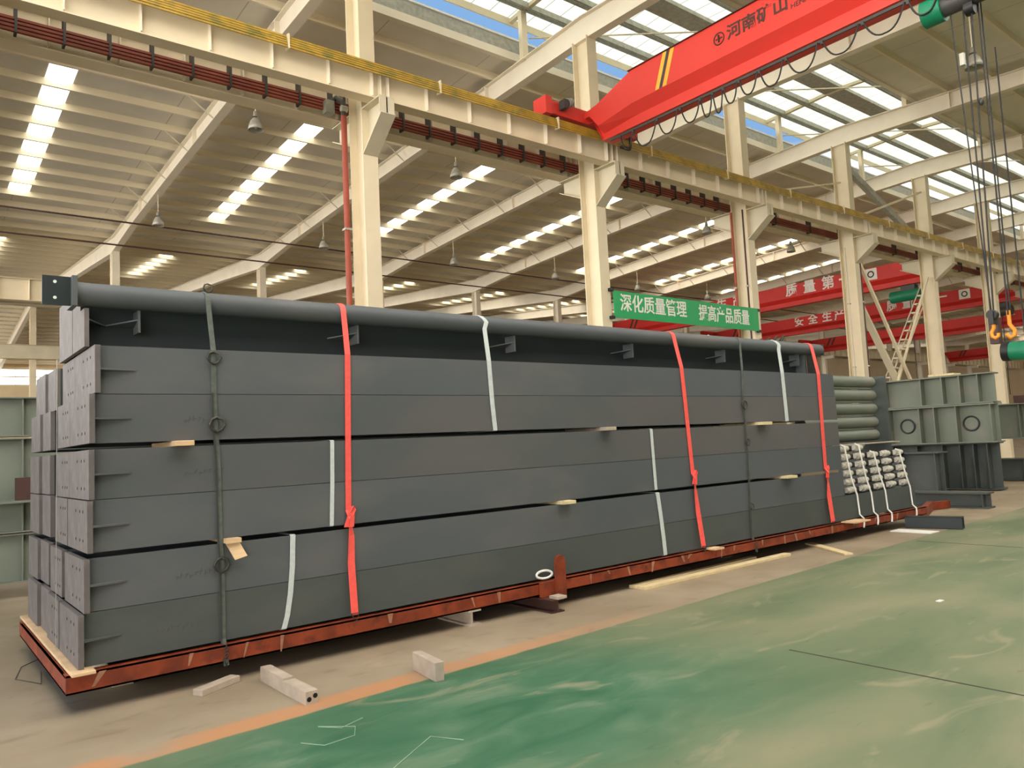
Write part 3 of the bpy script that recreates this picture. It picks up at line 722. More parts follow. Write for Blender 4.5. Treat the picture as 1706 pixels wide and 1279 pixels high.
# ------------------------------------------------------------------ the stack on its skid
sk = thing('steel_skid', 'rust-red steel skid frame carrying the whole stack of beams', 'skid frame', (7, 7, .10))
def channel(m, x0, x1, y0, y1, z0, z1, axis, open_=1):
    t_ = .012
    if axis == 'x':
        yw = y0 if open_ > 0 else y1-t_
        m.box(x0, x1, yw, yw+t_, z0, z1); m.box(x0, x1, y0, y1, z0, z0+t_); m.box(x0, x1, y0, y1, z1-t_, z1)
    else:
        m.box(x0, x0+t_, y0, y1, z0, z1); m.box(x0, x1, y0, y1, z0, z0+t_); m.box(x0, x1, y0, y1, z1-t_, z1)
m = MB(); channel(m, .86, 13.35, 5.78, 5.88, .14, .262, 'x'); m.build('front_rail', 'rust', sk)
m = MB(); channel(m, .86, 13.35, 8.08, 8.18, .14, .262, 'x', -1); m.build('rear_rail', 'rust', sk)
m = MB(); channel(m, .86, .96, 5.80, 8.16, .14, .255, 'y'); m.build('end_rail', 'rust', sk)
for x in (2.4, 4.0, 5.6, 7.2, 8.8, 10.4, 12.0, 13.25):
    MB().box(x-.04, x+.04, 5.885, 8.075, .15, .255).build('cross_member', 'rust', sk)
mk = random.Random(3)
xs_ = [1.62, 1.05, 2.02, 2.28, 3.2, 4.05, 4.35, 5.55, 5.8, 6.1, 6.5, 7.0, 7.15, 7.75, 8.0, 8.6, 9.1, 9.35, 9.7, 10.3, 10.9, 11.6, 12.3]
for x in xs_:
    w_ = mk.uniform(.02, .06); hh = mk.uniform(.04, .12); x2 = x+mk.uniform(-.05, .05)
    v = [(x, 5.779, .255), (x+w_, 5.779, .255), (x2+w_*.4, 5.779, .255-hh), (x2, 5.779, .255-hh)]
    v2 = [(a, b-.0015, c) for a, b, c in v]
    MB().add(v+v2, [(0, 1, 2, 3), (7, 6, 5, 4), (0, 4, 5, 1), (1, 5, 6, 2), (2, 6, 7, 3), (3, 7, 4, 0)]).build('weld_mark', 'weldmark', sk)
m = MB(); m.prism([(5.03, .12), (5.15, .12)]+[(5.09+.06*math.cos(a), .45+.06*math.sin(a)) for a in [k*math.pi/8 for k in range(9)]], 'y', 5.70, 5.734)
m.build('stake_post', 'rust', sk, bevel=.006)
m = MB(); m.box(4.86, 5.15, 5.735, 5.779, .125, .27); m.build('stake_socket', 'rust', sk, bevel=.005)
m = MB(); m.tube([(4.955+.10*math.cos(a), 5.80+.012*math.sin(a), .33+.035*math.sin(a)) for a in [i*math.pi/10 for i in range(21)]], .012, 8)
tag(m.build('rope_ring', 'white'), 'white rope ring lying at the red stake post on the skid', 'rope')
# feet under the skid
ft = thing('skid_foot', 'short brown steel I-beam under the skid below the red stake post', 'steel block', (4.9, 5.9, 0))
m = MB(); x0 = 4.84; m.box(x0, x0+.16, 5.58, 6.5, 0, .012); m.box(x0, x0+.16, 5.58, 6.5, .112, .124); m.box(x0+.074, x0+.086, 5.58, 6.5, .012, .112); m.build('beam', 'char', ft)
wc = tag(MB().box(4.9, 5.02, 5.56, 5.68, .125, .15).build('wood_chip', 'wood_grey'), 'small pale wood chip on the brown I-beam foot', 'wood block')
t = thing('clamp_block', 'cut end of a pinkish C-shaped steel piece under the skid', 'steel block', (4.2, 6.0, 0))
m = MB(); m.box(4.02, 4.16, 5.78, 6.3, 0, .015); m.box(4.02, 4.16, 5.78, 6.3, .122, .138); m.box(4.06, 4.08, 5.80, 6.3, .015, .122); m.build('beam', 'wood_grey', t)
for x, l in ((1.3, 'hidden wooden foot under the left end of the skid'), (8.6, 'hidden wooden foot under the middle right of the skid'), (11.6, 'hidden wooden foot under the right part of the skid'), (13.1, 'hidden wooden foot under the right end of the skid')):
    tag(MB().box(x-.07, x+.07, 6.3, 7.9, 0, .138).build('timber_block', 'wood_grey'), l, 'wood block', 'feet hidden under the skid')

def beam(x0, x1, y0, y1, z0, z1, mt, label, plate_over=.045, gusset=True, group='grey beams of the stack', marks=0, holes=True, rightplate=False):
    t = thing('steel_beam', label, 'steel beam', (x0, (y0+y1)/2, z0), group)
    m = MB(); zm_ = (z0+z1)/2; tf = .014
    m.box(x0+.034, x1, y0, y0+tf, z0, z1); m.box(x0+.034, x1, y1-tf, y1, z0, z1); m.box(x0+.034, x1, y0+tf, y1-tf, zm_-.005, zm_+.005)
    m.build('body', mt, t)
    m = MB(); m.box(x0, x0+.034, y0-plate_over, y1, z0+.002, z1-.002)
    if holes:
        n_ = 3; wdt = y1-y0
        for fz in (.22, .78):
            for fy in (.14, .30, .52):
                y = y0+wdt*fy; z = z0+(z1-z0)*fz
                m.cyl((x0-.0015, y, z), (x0+.002, y, z), .011, 8, 'hole')
    if m.mats and len(m.mats) == 1: m.mats = ['plate', 'hole']; m.m = [0 if i < 6 else 1 for i in range(len(m.f))]
    m.build('end_plate', 'plate', t)
    if gusset:
        g = MB(); zz = zm_
        v = [(x0+.034, y0, zz-.006), (x0+.034, y0-plate_over+.002, zz-.006), (x0+.27, y0-.008, zz-.006), (x0+.27, y0, zz-.006)]
        g.add(v+[(a, b, c+.012) for a, b, c in v], [(0, 3, 2, 1), (4, 5, 6, 7), (0, 1, 5, 4), (1, 2, 6, 5), (2, 3, 7, 6), (3, 0, 4, 7)])
        g.build('gusset', mt, t)
    if rightplate: MB().box(x1, x1+.02, y0-.02, y1, z0, z1).build('end_plate', 'plate', t)
    if marks:
        g = MB(); R = random.Random(int(z0*1000)); x = marks
        for i in range(9):
            zc = z0+(z1-z0)*.45+R.uniform(-.012, .012)
            g.bar((x, y0-.001, zc-.02), (x+R.uniform(-.01, .03), y0-.001, zc+R.uniform(.0, .025)), .0015, .005, up=(0, 0, 1))
            g.bar((x, y0-.001, zc), (x+.02, y0-.001, zc+R.uniform(-.01, .01)), .0015, .005, up=(0, 0, 1)); x += .034
        g.build('marker_scribble', 'marker', t)
    return t
rows = [(.285, .632, .93, 13.12, 'A'), (.636, .985, .965, 10.86, 'B'), (1.022, 1.370, .985, 10.84, 'C'), (1.374, 1.712, .995, 10.83, 'D'), (1.752, 2.088, 1.0, 10.82, 'E'), (2.092, 2.425, 1.035, 10.80, 'F')]
rn = ['lowest layer, directly on the red skid', 'second layer from the bottom', 'third layer from the bottom', 'fourth layer from the bottom', 'fifth layer from the bottom', 'sixth layer, just under the pipe']
mts = ['steel_c', 'steel_a', 'steel_a', 'steel_b', 'steel_b', 'steel_a']
yr = [(5.84, 6.53, 'front column of the stack'), (6.55, 7.08, 'second column of the stack, behind the front one'), (7.62, 8.06, 'third column of the stack, behind the dark gap'), (8.08, 8.64, 'rearmost column of the stack')]
mk_x = {0: 1.42, 1: 1.55, 3: 1.62, 4: 1.62}
for j, (ya, yb, cn) in enumerate(yr):
    for i, (z0, z1, x0, x1, rid) in enumerate(rows):
        dx = [0, .0, .02, .0][j]; dy = 0
        if j == 1: dy = [.03, .12, .02, 0, .0, .0][i]
        if j == 2: dy = [-.46, -.16, -.10, .0, .0, -.04][i]
        if j == 3: dy = [-.40, -.14, -.06, .03, .0, -.04][i]
        dz = 0.03 if (j >= 2 and i == 5) else 0
        beam(x0+dx, x1 if i or j < 2 else 13.1, ya+dy+(0 if j else 0), yb+dy, z0, z1+dz, mts[i] if j == 0 else 'steel_c',
             'long grey steel beam in the %s, %s' % (cn, rn[i]), plate_over=.058 if j == 0 else .015, gusset=(j == 0), marks=mk_x.get(i, 0) if j == 0 else 0,
             holes=(j < 2))
# seventh layer, set back, with the pipe on its ribs
tb = thing('top_beam', 'set-back grey beam of the topmost layer in shade under the long pipe', 'steel beam', (1.0, 6.3, 2.43))
m = MB(); m.box(1.03, 10.6, 6.13, 6.145, 2.43, 2.86); m.box(1.03, 10.6, 6.02, 6.35, 2.43, 2.445); m.box(1.03, 10.6, 6.34, 6.355, 2.43, 2.86); m.build('body', 'steel_dark', tb)  # dark colour paints the pipe's shade into the beam body
m = MB(); m.box(1.0, 1.03, 5.95, 6.40, 2.43, 2.70); m.box(1.0, 1.03, 6.09, 6.40, 2.70, 2.86); m.build('end_plate', 'plate', tb)
for i in range(6):
    x = 1.36+1.757*i
    g = MB(); g.box(x-.008, x+.008, 5.98, 6.13, 2.55, 2.713); v = [(x-.008, 6.13, 2.60), (x-.008, 6.0, 2.64), (x-.22, 6.13, 2.60)]
    g.add(v+[(a, b, c+.01) for a, b, c in v], [(0, 2, 1), (3, 4, 5), (0, 1, 4, 3), (1, 2, 5, 4), (2, 0, 3, 5)])
    g.build('rib', 'steel_a', tb)
MB().box(10.30, 10.32, 5.98, 6.13, 2.45, 2.74).build('rib', 'steel_a', tb)
g = MB(); v = [(1.03, 6.13, 2.625), (1.03, 5.98, 2.625), (1.17, 6.12, 2.60), (1.17, 6.13, 2.60)]
g.add(v+[(a, b, c+.01) for a, b, c in v], [(0, 3, 2, 1), (4, 5, 6, 7), (0, 1, 5, 4), (1, 2, 6, 5), (2, 3, 7, 6), (3, 0, 4, 7)]); g.build('gusset', 'steel_a', tb)
t2 = thing('top_beam', 'grey beam of the topmost layer behind the shaded set-back one', 'steel beam', (1.0, 6.75, 2.43))
m = MB(); m.box(1.03, 10.6, 6.45, 6.465, 2.43, 2.86); m.box(1.03, 10.6, 6.45, 7.0, 2.63, 2.645); m.box(1.03, 10.6, 6.985, 7.0, 2.43, 2.86); m.build('body', 'steel_a', t2)
MB().box(1.0, 1.03, 6.42, 7.0, 2.43, 2.875).build('end_plate', 'plate', t2)
pp = thing('long_pipe', 'long round grey pipe lying along the top front edge of the stack', 'pipe', (5.8, 5.99, 2.7))
MB().cyl((.95, 5.99, 2.80), (10.72, 5.99, 2.80), .085, 32).build('tube', 'steel_a', pp)
m = MB(); m.box(.915, .95, 5.88, 6.10, 2.70, 2.91); m.build('end_plate', 'steel_a', pp, bevel=.003)
m = MB(); m.box(.745, .915, 5.93, 5.945, 2.705, 2.905)
m.build('lug_plate', 'steel_dark', pp)
for z in (2.755, 2.865): MB().cyl((.82, 5.926, z), (.82, 5.931, z), .011, 14).build('bolt_hole', 'light_hole', pp)
MB().box(10.72, 10.75, 5.92, 6.06, 2.72, 2.88).build('end_plate', 'steel_dark', pp)
MB().box(10.34, 10.60, 5.955, 5.97, 2.44, 2.71).build('cleat', 'black', pp)

# spacers in the gaps (z about .985-1.022 and 1.712-1.752)
def spacer(x0, x1, z0, z1, mt, label, y0=5.74, y1=6.4):
    return tag(MB().box(x0, x1, y0, y1, z0, z1).build('wood_spacer', mt, bevel=.004), label, 'wood block', 'wooden spacers between the beam layers')
spacer(1.535, 1.665, 1.713, 1.751, 'wood', 'pinkish wood spacer in the upper gap near the left dark strap')
spacer(5.88, 6.03, 1.713, 1.751, 'wood_grey', 'grey-white spacer in the upper gap near the middle')
spacer(8.75, 8.98, 1.713, 1.751, 'wood_pale', 'flat pale spacer in the upper gap near the right dark strap')
spacer(5.22, 5.38, .986, 1.021, 'wood_pale', 'pale wood spacer in the lower gap at the middle of the stack')
spacer(9.25, 9.48, .986, 1.021, 'wood_pale', 'pale wood spacer in the lower gap near the right red strap')
t = thing('wood_tag', 'bent pale wooden board wedged in the lower gap by the left dark strap', 'wood block', (1.93, 5.76, .9))
MB().box(1.885, 1.995, 5.76, 6.3, .987, 1.020).build('wedge', 'wood', t)
m = MB(); v = [(1.89, 5.80, .985), (1.99, 5.80, .985), (2.03, 5.755, .885), (1.94, 5.755, .865)]
m.add(v+[(a, b-.012, c) for a, b, c in v], [(0, 1, 2, 3), (7, 6, 5, 4), (0, 4, 5, 1), (1, 5, 6, 2), (2, 6, 7, 3), (3, 7, 4, 0)]); m.build('flap', 'wood', t)
t = thing('timber_plank', 'pale timber plank under the left end of the lowest beams', 'wood plank', (.93, 7, .263))
m = MB(); m.box(.88, 1.02, 5.70, 8.35, .263, .284); m.build('plank', 'wood', t, bevel=.004)
tag(MB().box(7.48, 7.66, 5.66, 5.8, .265, .284).build('wood_chip', 'wood'), 'small pinkish wood chip right of the middle red strap foot', 'wood block')
tag(MB().box(10.62, 11.05, 5.58, 5.80, .265, .284).build('wood_chip', 'wood'), 'flat pinkish wood chip on the skid below the wrapped bundles', 'wood block')

# ------------------------------------------------------------------ straps
def strap(name, pts2, w_, mt, label, t_=.004, over=True, cat='strap', group=None, yf=5.80, ybase=None):
    """pts2: (x, z) points down the front; over: starts behind the pipe and runs over it"""
    m = MB(); L = []
    if over:
        x0, z0 = pts2[0]
        L.append(((x0, 6.40, 2.885), (1, 0, 0), (0, 0, 1)))
        for a in (80, 100, 125, 150, 172):
            r = math.radians(a); L.append(((x0, 5.99+.088*math.cos(r), 2.80+.088*math.sin(r)), (1, 0, 0), (0, math.cos(r), math.sin(r))))
    for x, z in pts2[1 if over else 0:]:
        f = 0
        L.append(((x, yf, z), (1, 0, 0), (0, -1, 0)))
    m.ribbon(L, w_, t_, None)
    o = m.build(name, mt)
    return tag(o, label, cat, group)
G1 = 'straps around the stack'
def rope_hook(parent, x, z, mt='chain', y=5.825, s=1.0):
    m = MB()
    for sg_ in (-1, 1):
        m.tube([(x, y, z+.05*s), (x+sg_*.035*s, y-.012, z+.035*s), (x+sg_*.05*s, y-.012, z), (x+sg_*.03*s, y-.012, z-.03*s), (x, y-.006, z-.045*s)], .009*s, 8)
    return m.build('shackle', mt, parent)
def yfront(z): return 5.832 if z < 2.43 else 5.832+(z-2.43)/.35*.066
# dark webbing lashings with shackles (strap as a thing with parts)
def dark_lash(xt, zt, xs, label, hooks):
    t = thing('dark_lashing', label, 'strap', (xt, 5.79, .2), G1)
    m = MB(); L = [((xt, 6.40, 2.885), (1, 0, 0), (0, 0, 1))]
    for a in (80, 100, 125, 150, 172):
        r = math.radians(a); L.append(((xt, 5.99+.088*math.cos(r), 2.80+.088*math.sin(r)), (1, 0, 0), (0, math.cos(r), math.sin(r))))
    for x, z in xs: L.append(((x, yfront(z) if z > .29 else 5.774, z), (1, 0, 0), (0, -1, 0)))
    m.ribbon(L, .038, .006, None); m.build('webbing', 'strap_dark', t)
    m = MB(); m.ribbon([((x-.014, 5.824 if z > .29 else 5.766, z), (1, .0, 0), (0, -1, 0)) for x, z in xs[2:]], .012, .005, None); m.build('tail', 'grey_dark', t)
    for x, z, s in hooks: rope_hook(t, x, z, s=s)
    m = MB()
    for i in range(7):
        z = .26-i*.022; x = xs[-1][0]
        m.tube([(x+.011*math.cos(a)*(1 if i % 2 else .3), 5.765-.006*math.sin(a)*(0 if i % 2 else 1), z+.014*math.sin(a)) for a in [k*math.pi/4 for k in range(9)]], .0035, 5)
    m.build('chain', 'chain', t)
    return t
dark_lash(1.825, 2.8, [(1.825, 2.74), (1.835, 2.42), (1.835, 2.1), (1.84, 1.82), (1.855, 1.6), (1.86, 1.0), (1.87, .85), (1.87, .30), (1.872, .12)],
          'dark webbing lashing with shackles down the left part of the stack', [(1.835, 2.36, 1.0), (1.85, 1.86, 1.15), (1.865, .83, 1.1), (1.80, 2.885, .7)])
dark_lash(8.62, 2.8, [(8.60, 2.74), (8.52, 2.425), (8.50, 2.1), (8.50, 1.95), (8.51, 1.7), (8.51, 1.3), (8.50, 1.0), (8.49, .6), (8.48, .30), (8.47, .12)],
          'thin dark lashing with small hooks down the right part of the stack', [(8.50, 1.98, 1.1), (8.51, 1.5, .9), (8.50, .68, .8)])
def red_strap(xt, xm, zm__, xb, label, w_=.05, kx=0):
    t = thing('ratchet_strap', label, 'strap', (xt, 5.79, .25), 'red ratchet straps')
    m = MB(); L = [((xt, 6.40, 2.885), (1, 0, 0), (0, 0, 1))]
    for a in (80, 100, 125, 150, 172):
        r = math.radians(a); L.append(((xt, 5.99+.088*math.cos(r), 2.80+.088*math.sin(r)), (1, 0, 0), (0, math.cos(r), math.sin(r))))
    n_ = 10
    for i in range(1, n_+1):
        f = i/n_; z = 2.76+(zm__-2.76)*f; L.append(((xt+(xm-xt)*f, yfront(z), z), (1, 0, 0), (0, -1, 0)))
    m.ribbon(L, w_, .004, None); m.build('webbing', 'strap_red', t)
    L = [((xm, 5.828, zm__+.02), (1, 0, 0), (0, -1, 0)), ((xm+.006, 5.82, zm__-.06), (.45, .6, 0), (0, -1, 0)), ((xm+.015, 5.82, zm__-.2), (1, .3, 0), (0, -1, 0)), ((xm+(xb-xm)*.5, 5.81, (zm__+.30)/2), (1, 0, 0), (0, -1, 0)), ((xb, 5.775, .30), (1, 0, 0), (0, -1, 0))]
    m = MB(); m.ribbon(L, w_*1.25, .004, None); m.build('lower_webbing', 'strap_red', t)
    m = MB(); v = [(xm+.01, 5.815, zm__+.05), (xm+.05, 5.815, zm__+.035), (xm+.03, 5.81, zm__-.12), (xm-.055, 5.81, zm__-.115)]
    m.add(v+[(a, b-.01, c) for a, b, c in v], [(0, 1, 2, 3), (7, 6, 5, 4), (0, 4, 5, 1), (1, 5, 6, 2), (2, 6, 7, 3), (3, 7, 4, 0)])
    m.tube([(xm+.0, 5.80, zm__+.0), (xm+.03, 5.80, zm__+.05), (xm+.05, 5.80, zm__+.02), (xm+.02, 5.80, zm__-.03)], .006, 6); m.build('knot', 'strap_red', t)
    m = MB(); m.tube([(xb-.035, 5.765, .315), (xb+.035, 5.765, .315), (xb+.005, 5.762, .245), (xb-.035, 5.765, .315)], .005, 6); m.build('delta_ring', 'chain', t)
    return t
red_strap(2.945, 2.90, 1.12, 2.90, 'leftmost bright red ratchet strap over the stack', w_=.05)
red_strap(7.28, 7.38, 1.16, 7.42, 'middle red ratchet strap between the white bands', w_=.065)
red_strap(10.38, 10.37, 1.05, 10.36, 'rightmost pinkish red ratchet strap at the right end of the stack', w_=.085)
def band(pts, w_, label, over=False):
    m = MB(); L = []
    if over:
        x0 = pts[0][0]; L.append(((x0-.1, 6.40, 2.885), (1, 0, 0), (0, 0, 1)))
        for a in (80, 100, 125, 150, 172):
            r = math.radians(a); L.append(((x0-.04+.0008*(a-80), 5.99+.088*math.cos(r), 2.80+.088*math.sin(r)), (1, 0, 0), (0, math.cos(r), math.sin(r))))
    else:
        x0, z0 = pts[0]; L.append(((x0, 6.3, z0+.004), (1, 0, 0), (0, 0, 1))); L.append(((x0, 5.85, z0+.004), (1, 0, 0), (0, -.5, 1)))
    for x, z in pts: L.append(((x, yfront(z)+.002, z), (1, 0, 0), (0, -1, 0)))
    x1, z1 = pts[-1]; L.append(((x1, 5.85, z1-.004), (1, 0, 0), (0, -.3, -1))); L.append(((x1, 6.3, z1-.004), (1, 0, 0), (0, 0, -1)))
    m.ribbon(L, w_, .003, None)
    return tag(m.build('white_band', 'strap_white'), label, 'strap', 'white bands around pairs of beams')
band([(4.43, 2.74), (4.42, 2.425), (4.44, 2.0), (4.46, 1.755)], .05, 'white band over the pipe at the top middle of the stack', True)
band([(2.775, 1.712), (2.765, 1.35), (2.75, 1.026)], .035, 'white band on the middle pair of beams, just left of the leftmost red strap')
band([(2.42, .986), (2.41, .75), (2.39, .55), (2.36, .38), (2.33, .284)], .042, 'white band on the lowest pair of beams, between dark lashing and red strap')
band([(6.69, 1.712), (6.70, 1.35), (6.71, 1.026)], .045, 'thin white band on the middle pair of beams, left of the middle red strap')
band([(6.73, .986), (6.76, .75), (6.79, .45), (6.80, .284)], .06, 'curved white band on the lowest pair of beams, left of the middle red strap')
band([(9.50, 2.74), (9.45, 2.425), (9.48, 1.755)], .08, 'white band over the pipe near the right dark lashing', True)

# ------------------------------------------------------------------ wrapped bundles and pipes at the right end
def bundle_bar(x0, x1, z, sl, label, dx):
    t = thing('wrapped_bar', label, 'steel bar', (x0, 6.0, z-.05), 'dark bars with white sleeves')
    m = MB(); m.box(x0, x1, 5.93, 6.2, z-.045, z-.030); m.box(x0, x1, 5.93, 5.945, z-.045, z+.03); m.build('bar', 'dark_bar', t)
    for s in sl:
        m = MB(); m.cyl((s-.13+dx, 5.92, z), (s+.13+dx, 5.92, z), .040, 12); m.cyl((s-.05+dx, 5.92, z), (s+.05+dx, 5.92, z), .052, 12)
        m.build('sleeve', 'foam', t)
    return t
ordw = ['bottom', 'second', 'third', 'fourth', 'fifth', 'top']
for i in range(6):
    bundle_bar(10.88, 11.68, .695+i*.124, (11.05, 11.48), 'dark steel bar with white sleeves, %s of the taller left bundle' % ordw[i], .12-.025*i)
for i in range(5):
    bundle_bar(11.76, 13.05, .695+i*.124, (11.95, 12.36, 12.80), 'dark steel bar with white sleeves, %s of the lower right bundle' % (ordw[i] if i < 4 else 'top'), .10-.03*i)
for x, zt, l in ((11.17, 1.38, 'leftmost'), (11.60, 1.38, 'second from the left'), (12.05, 1.25, 'third from the left'), (12.9, 1.25, 'rightmost')):
    m = MB(); m.tube([(x-.22, 5.90, zt), (x-.18, 5.86, zt-.03), (x-.04, 5.855, .85), (x+.02, 5.825, .62), (x+.04, 5.82, .33), (x+.04, 5.763, .275), (x+.04, 5.763, .20), (x+.02, 5.763, .14)], .013, 8)
    tag(m.build('white_rope', 'white'), 'white rope holding the wrapped bundles, %s of four' % l, 'rope', 'white ropes around the bundles')
tag(MB().box(10.9, 13.1, 6.0, 6.2, 1.355, 1.37).build('cover_plank', 'wood_grey'), 'thin plank on top of the wrapped bundles', 'wood plank')
pz_ = [2.40, 2.17, 1.94, 1.71, 1.49]
pd = ['top', 'second', 'third', 'fourth', 'lowest']
for i, z in enumerate(pz_):
    t = thing('short_pipe', 'thick grey pipe beyond the stack end, %s of the five' % pd[i], 'pipe', (12.3, 6.5, z-.1), 'pipes stacked behind the wrapped bundles')
    m = MB(); m.cyl((10.92, 6.5, z), (13.25, 6.5, z), .095, 24); m.build('tube', 'steel_green', t)
    MB().lathe([(0.095, 0), (.088, .03), (.06, .06), (0, .075)], (0, 0, 0), 20)
    m = MB(); m.cyl((13.25, 6.5, z), (13.31, 6.5, z), .095, 24, r1=.07); m.build('cap', 'steel_green', t)
    if i < 4: MB().box(11.0, 13.2, 6.46, 6.54, z-.125, z-.095).build('spacer', 'steel_green', t)
# end stanchion holding pipes
t = thing('pipe_rack', 'dark upright steel plate holding the right ends of the stacked pipes', 'rack', (13.3, 6.7, .25))
m = MB(); m.box(13.38, 13.42, 6.30, 6.75, .30, 2.50); m.box(11.0, 13.4, 6.33, 6.72, 1.375, 1.39); m.build('plate', 'steel_c', t)

# ------------------------------------------------------------------ big girders standing in the background at right
def igird(name, label, X, y0, y1, z0, z1, mt, stf, rings=(), fw_=.5, cat='steel girder', grp='green-grey girders in the background at right'):
    t = thing(name, label, cat, (X, y0, z0), grp)
    m = MB(); m.box(X-.01, X+.01, y0, y1, z0+.03, z1-.03); m.box(X-fw_/2, X+fw_/2, y0, y1, z0, z0+.03); m.box(X-fw_/2, X+fw_/2, y0, y1, z1-.03, z1); m.build('web', mt, t)
    for y in stf: MB().box(X-fw_/2+.02, X-.01, y-.012, y+.012, z0+.03, z1-.03).build('stiffener', mt, t)
    for y in rings:
        m = MB(); zc = (z0+z1)/2
        m.tube([(X-.03, y+.17*math.cos(a), zc+.17*math.sin(a)) for a in [k*math.pi/12 for k in range(25)]], .020, 8); m.build('ring', 'steel_dark', t)
        pass
    return t
igird('plate_girder', 'green-grey girder with two round ringed openings facing the stack', 20.0, 6.85, 10.6, 1.14, 2.06, 'steel_green', (6.95, 7.7, 8.2, 8.55, 9.3), (7.45, 8.93))
igird('plate_girder', 'green-grey girder lying on top of the ringed one', 20.1, 6.9, 10.2, 2.07, 2.78, 'steel_green', (7.2, 7.6, 8.0, 8.5, 9.4))
igird('plate_girder', 'dark grey girder with close upright ribs at floor under the ringed one', 20.3, 7.0, 10.6, .02, 1.13, 'steel_c', (7.2, 7.5, 7.8, 8.2, 8.8, 9.4))
igird('plate_girder', 'green-grey girder with a ringed opening cut by the right edge', 23.5, 5.4, 8.2, 1.14, 2.08, 'steel_green', (5.9, 6.7, 7.5), (7.2,))
igird('plate_girder', 'dark girder at floor by the right edge, under the cut-off one', 23.8, 5.2, 8.6, .02, .60, 'steel_c', (5.6, 6.2, 6.9, 7.6))
igird('plate_girder', 'dark girder behind the right end of the skid', 18.4, 7.5, 10.0, .02, 1.0, 'steel_c', (7.6, 8.4, 9.2))
igird('short_girder', 'short grey I-beam on the floor behind the right end of the skid', 16.0, 5.75, 8.3, .0, .30, 'steel_c', (5.85,), fw_=.34)
for X_, ya_, lab_ in ((26, 5.5, 'long pale girder piece on top of the stacks near the right edge'), ):
    tag(MB().box(23.3, 24.0, 5.3, 7.6, 2.09, 2.28).build('steel_plate_pack', 'char'), 'brown pack of plates on top of the cut-off girder at right', 'steel plates')
for (x, y, z, lab_) in ((20.1, 8.0, 2.79, 'pale wooden dunnage on the top girder near column'), ):
    tag(MB().box(x-.2, x+.2, y-.3, y+.3, z, z+.05).build('dunnage', 'wood_pale'), lab_, 'wood block')
# rust-red skid member on the floor past the stack and the dark box section with its paper
t = thing('rust_beam', 'rust-red beam on the floor past the right end of the skid', 'steel beam', (14.9, 6.3, 0))
m = MB(); m.bar((13.45, 5.95, .09), (15.3, 6.55, .09), .10, .16); m.build('bar', 'rust', t)
m = MB(); m.bar((15.3, 6.55, .08), (15.75, 6.42, .08), .10, .14); m.build('cross_bar', 'rust', t)
t = thing('box_section', 'dark grey open-ended box section on the floor right of the skid', 'steel tube', (12.5, 5.5, 0))
m = MB(); d0 = Vector((12.47, 5.75, 0)); d1 = Vector((12.66, 4.98, 0))
sd = (d1-d0).normalized().cross(Vector((0, 0, 1))); c_ = (d0+d1)/2
def sect(a, b, z0, z1): m.obox(c_+Vector((0, 0, (z0+z1)/2))-sd*((a+b)/2), (d1-d0)/2, sd*abs(b-a)/2, Vector((0, 0, (z1-z0)/2)))
sect(0, .01, 0, .18); sect(.20, .21, 0, .18); sect(0, .21, 0, .01); sect(0, .21, .17, .18); m.build('tube', 'steel_dark', t)
tag(MB().box(11.95, 12.25, 5.15, 5.75, .001, .012).build('white_sheet', 'white'), 'crumpled white sheet on the floor before the dark box section', 'plastic sheet')

# ------------------------------------------------------------------ girders at far left, behind the stack
for z0, z1, l in ((.20, .80, 'lowest, just above the floor'), (.82, 1.20, 'thin, second from the floor'), (1.22, 2.00, 'tall, third from the floor'), (2.02, 2.52, 'topmost')):
    t = thing('stored_girder', 'grey-green girder at the left edge behind the stack, '+l, 'steel girder', (-1, 11.6, z0), 'girders stored behind the stack at left')
    m = MB(); m.box(-4, 3.4, 11.60, 11.62, z0+.015, z1-.015); m.box(-4, 3.4, 11.50, 11.74, z0, z0+.015); m.box(-4, 3.4, 11.50, 11.74, z1-.015, z1); m.build('web', 'steel_green', t)
    for x in (-2, -.5, 1.24, 2.6): MB().box(x-.008, x+.008, 11.52, 11.6, z0+.015, z1-.015).build('stiffener', 'steel_green', t)
for x in (-3, 0.2, 3.0): tag(MB().box(x-.1, x+.1, 11.45, 11.8, 0, .2).build('timber_block', 'wood_grey'), 'timber block under the girders at the left edge', 'wood block', 'timber under the left girders')
tag(MB().box(1.15, 1.9, 11.30, 11.48, 1.22, 1.50).build('steel_offcut', 'char', origin=None), 'brown steel offcut on the thin girder at the left edge', 'steel plates')
tag(MB().box(.9, 2.2, 11.28, 11.50, 1.19, 1.22).build('shelf_plate', 'steel_green'), 'narrow plate under the brown offcut at the left edge', 'steel plates')

# ------------------------------------------------------------------ timber and bricks on the floor in front
def lying(name, a, b, w_, h, mt, label, cat='wood block', z=0.0, rollup=0.0):
    A = Vector((a[0], a[1], z+h/2)); B = Vector((b[0], b[1], z+h/2+rollup))
    return tag(MB().bar(A, B, w_, h).build(name, mt, bevel=.004), label, cat)
lying('timber_block', (1.62, 5.60), (1.93, 5.76), .09, .045, 'wood_grey', 'small grey-brown timber block on the floor near the left corner')
t = thing('timber_post', 'notched pale timber on the floor with a hollow end, below the left red strap', 'wood block', (2.1, 5.2, 0))
m = MB(); m.bar((2.10, 5.62, .05), (2.10, 5.20, .05), .075, .10); m.bar((2.105, 5.20, .042), (2.11, 4.84, .042), .085, .084); m.build('timber', 'wood_grey', t)
m = MB()
for dx in (-.02, .022): m.cyl((2.11+dx, 4.838, .042+dx*.4), (2.11+dx, 4.845, .042+dx*.4), .016, 10)
m.build('hollow', 'hole', t)
lying('pale_brick', (3.0, 5.00), (2.95, 4.62), .07, .13, 'wood_grey', 'pale brick standing on edge on the orange floor stripe', 'brick')
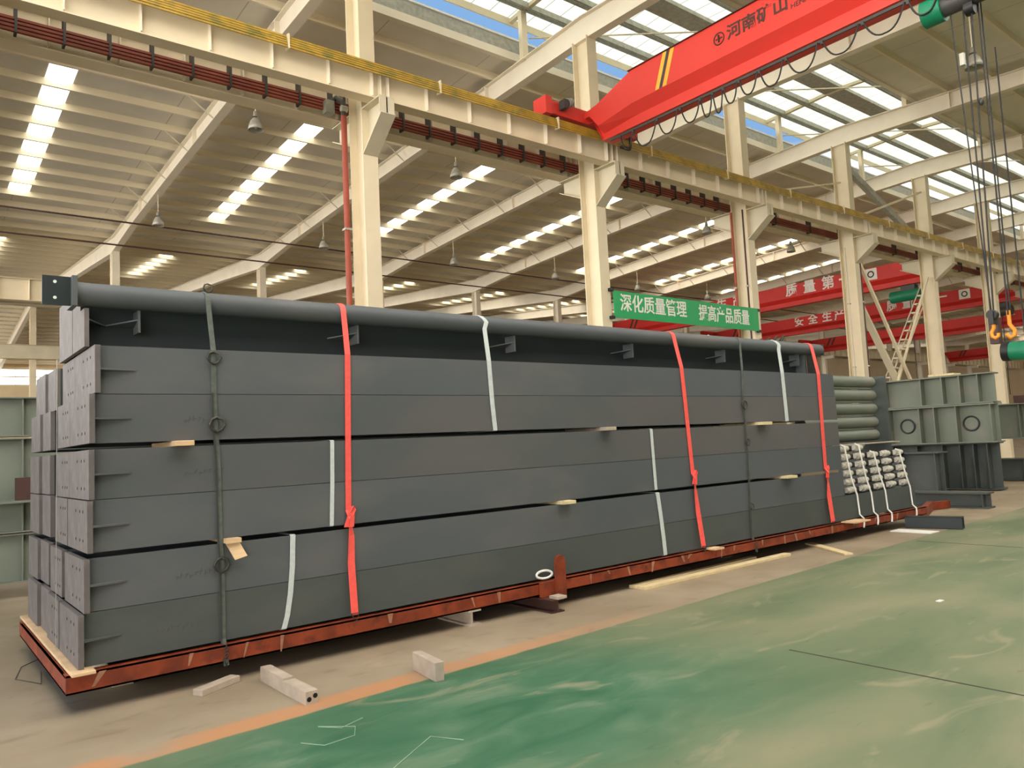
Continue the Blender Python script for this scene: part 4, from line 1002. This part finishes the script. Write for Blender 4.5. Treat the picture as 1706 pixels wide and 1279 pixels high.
lying('long_plank', (6.22, 5.70), (9.08, 5.73), .11, .035, 'wood_pale', 'long pale plank on the floor in front of the skid, nearer one', 'wood plank')
lying('long_plank', (6.22, 5.83), (8.62, 5.93), .09, .035, 'wood_pale', 'long pale plank on the floor, farther one close to the skid', 'wood plank')
lying('short_board', (10.15, 6.05), (9.50, 5.12), .12, .025, 'wood_pale', 'short pale board sticking out from under the skid at right', 'wood plank')
tag(MB().tube([(.98, 8.0, .25), (1.0, 7.75, .012), (.8, 7.5, .01), (.72, 7.1, .012), (.85, 6.8, .01), (.9, 7.2, .012)], .0035, 6).build('loose_wire', 'chain'), 'thin loose wire on the floor at the left end of the skid', 'wire')
for x, y0, y1, l in ((.86, 6.45, 6.47, 'left one'),):
    m = MB(); m.ribbon([((.915, 6.50, 2.4), (0, 1, 0), (-1, 0, 0)), ((.905, 6.50, .30), (0, 1, 0), (-1, 0, 0))], .012, .003, None)
    tag(m.build('steel_band', 'gal'), 'thin band down the left end plates between the first two beams', 'strap')
def chalk(pts, r=.0028):
    return MB().tube([(x, y, .002) for x, y in pts], r, 4).build('chalk_mark', 'chalk', floor)
chalk([(1.78, 4.25), (1.86, 4.12), (2.05, 4.13), (2.12, 4.26), (1.96, 4.42)]); chalk([(1.96, 4.42), (2.05, 4.30), (2.22, 4.36)])
chalk([(1.95, 3.55), (2.35, 3.80), (2.45, 3.62)])
tag(MB().box(7.4, 7.48, 3.16, 3.2, 0, .006).build('paper_scrap', 'white'), 'tiny white scrap on the green floor at right', 'paper scrap')
tag(MB().lathe([(.10, 0), (.09, .08), (.04, .2), (0, .22)], (9.3, 6.9, 2.87), 14).build('white_bag', 'white'), 'small white bag on top of the stack under the green banner', 'bag')
m = MB()
for i in range(4): m.tube([(10.0+i*.2, 6.6, 2.87), (10.05+i*.2, 6.5, 3.0+.03*i), (10.3+i*.18, 6.7, 3.03), (10.5+i*.15, 6.8, 2.88)], .018, 6)
tag(m.build('cable_coil', 'chain'), 'tangle of cable on top of the right end of the stack', 'cable')

for o in bpy.data.objects:
    if '_o' in o: del o['_o']
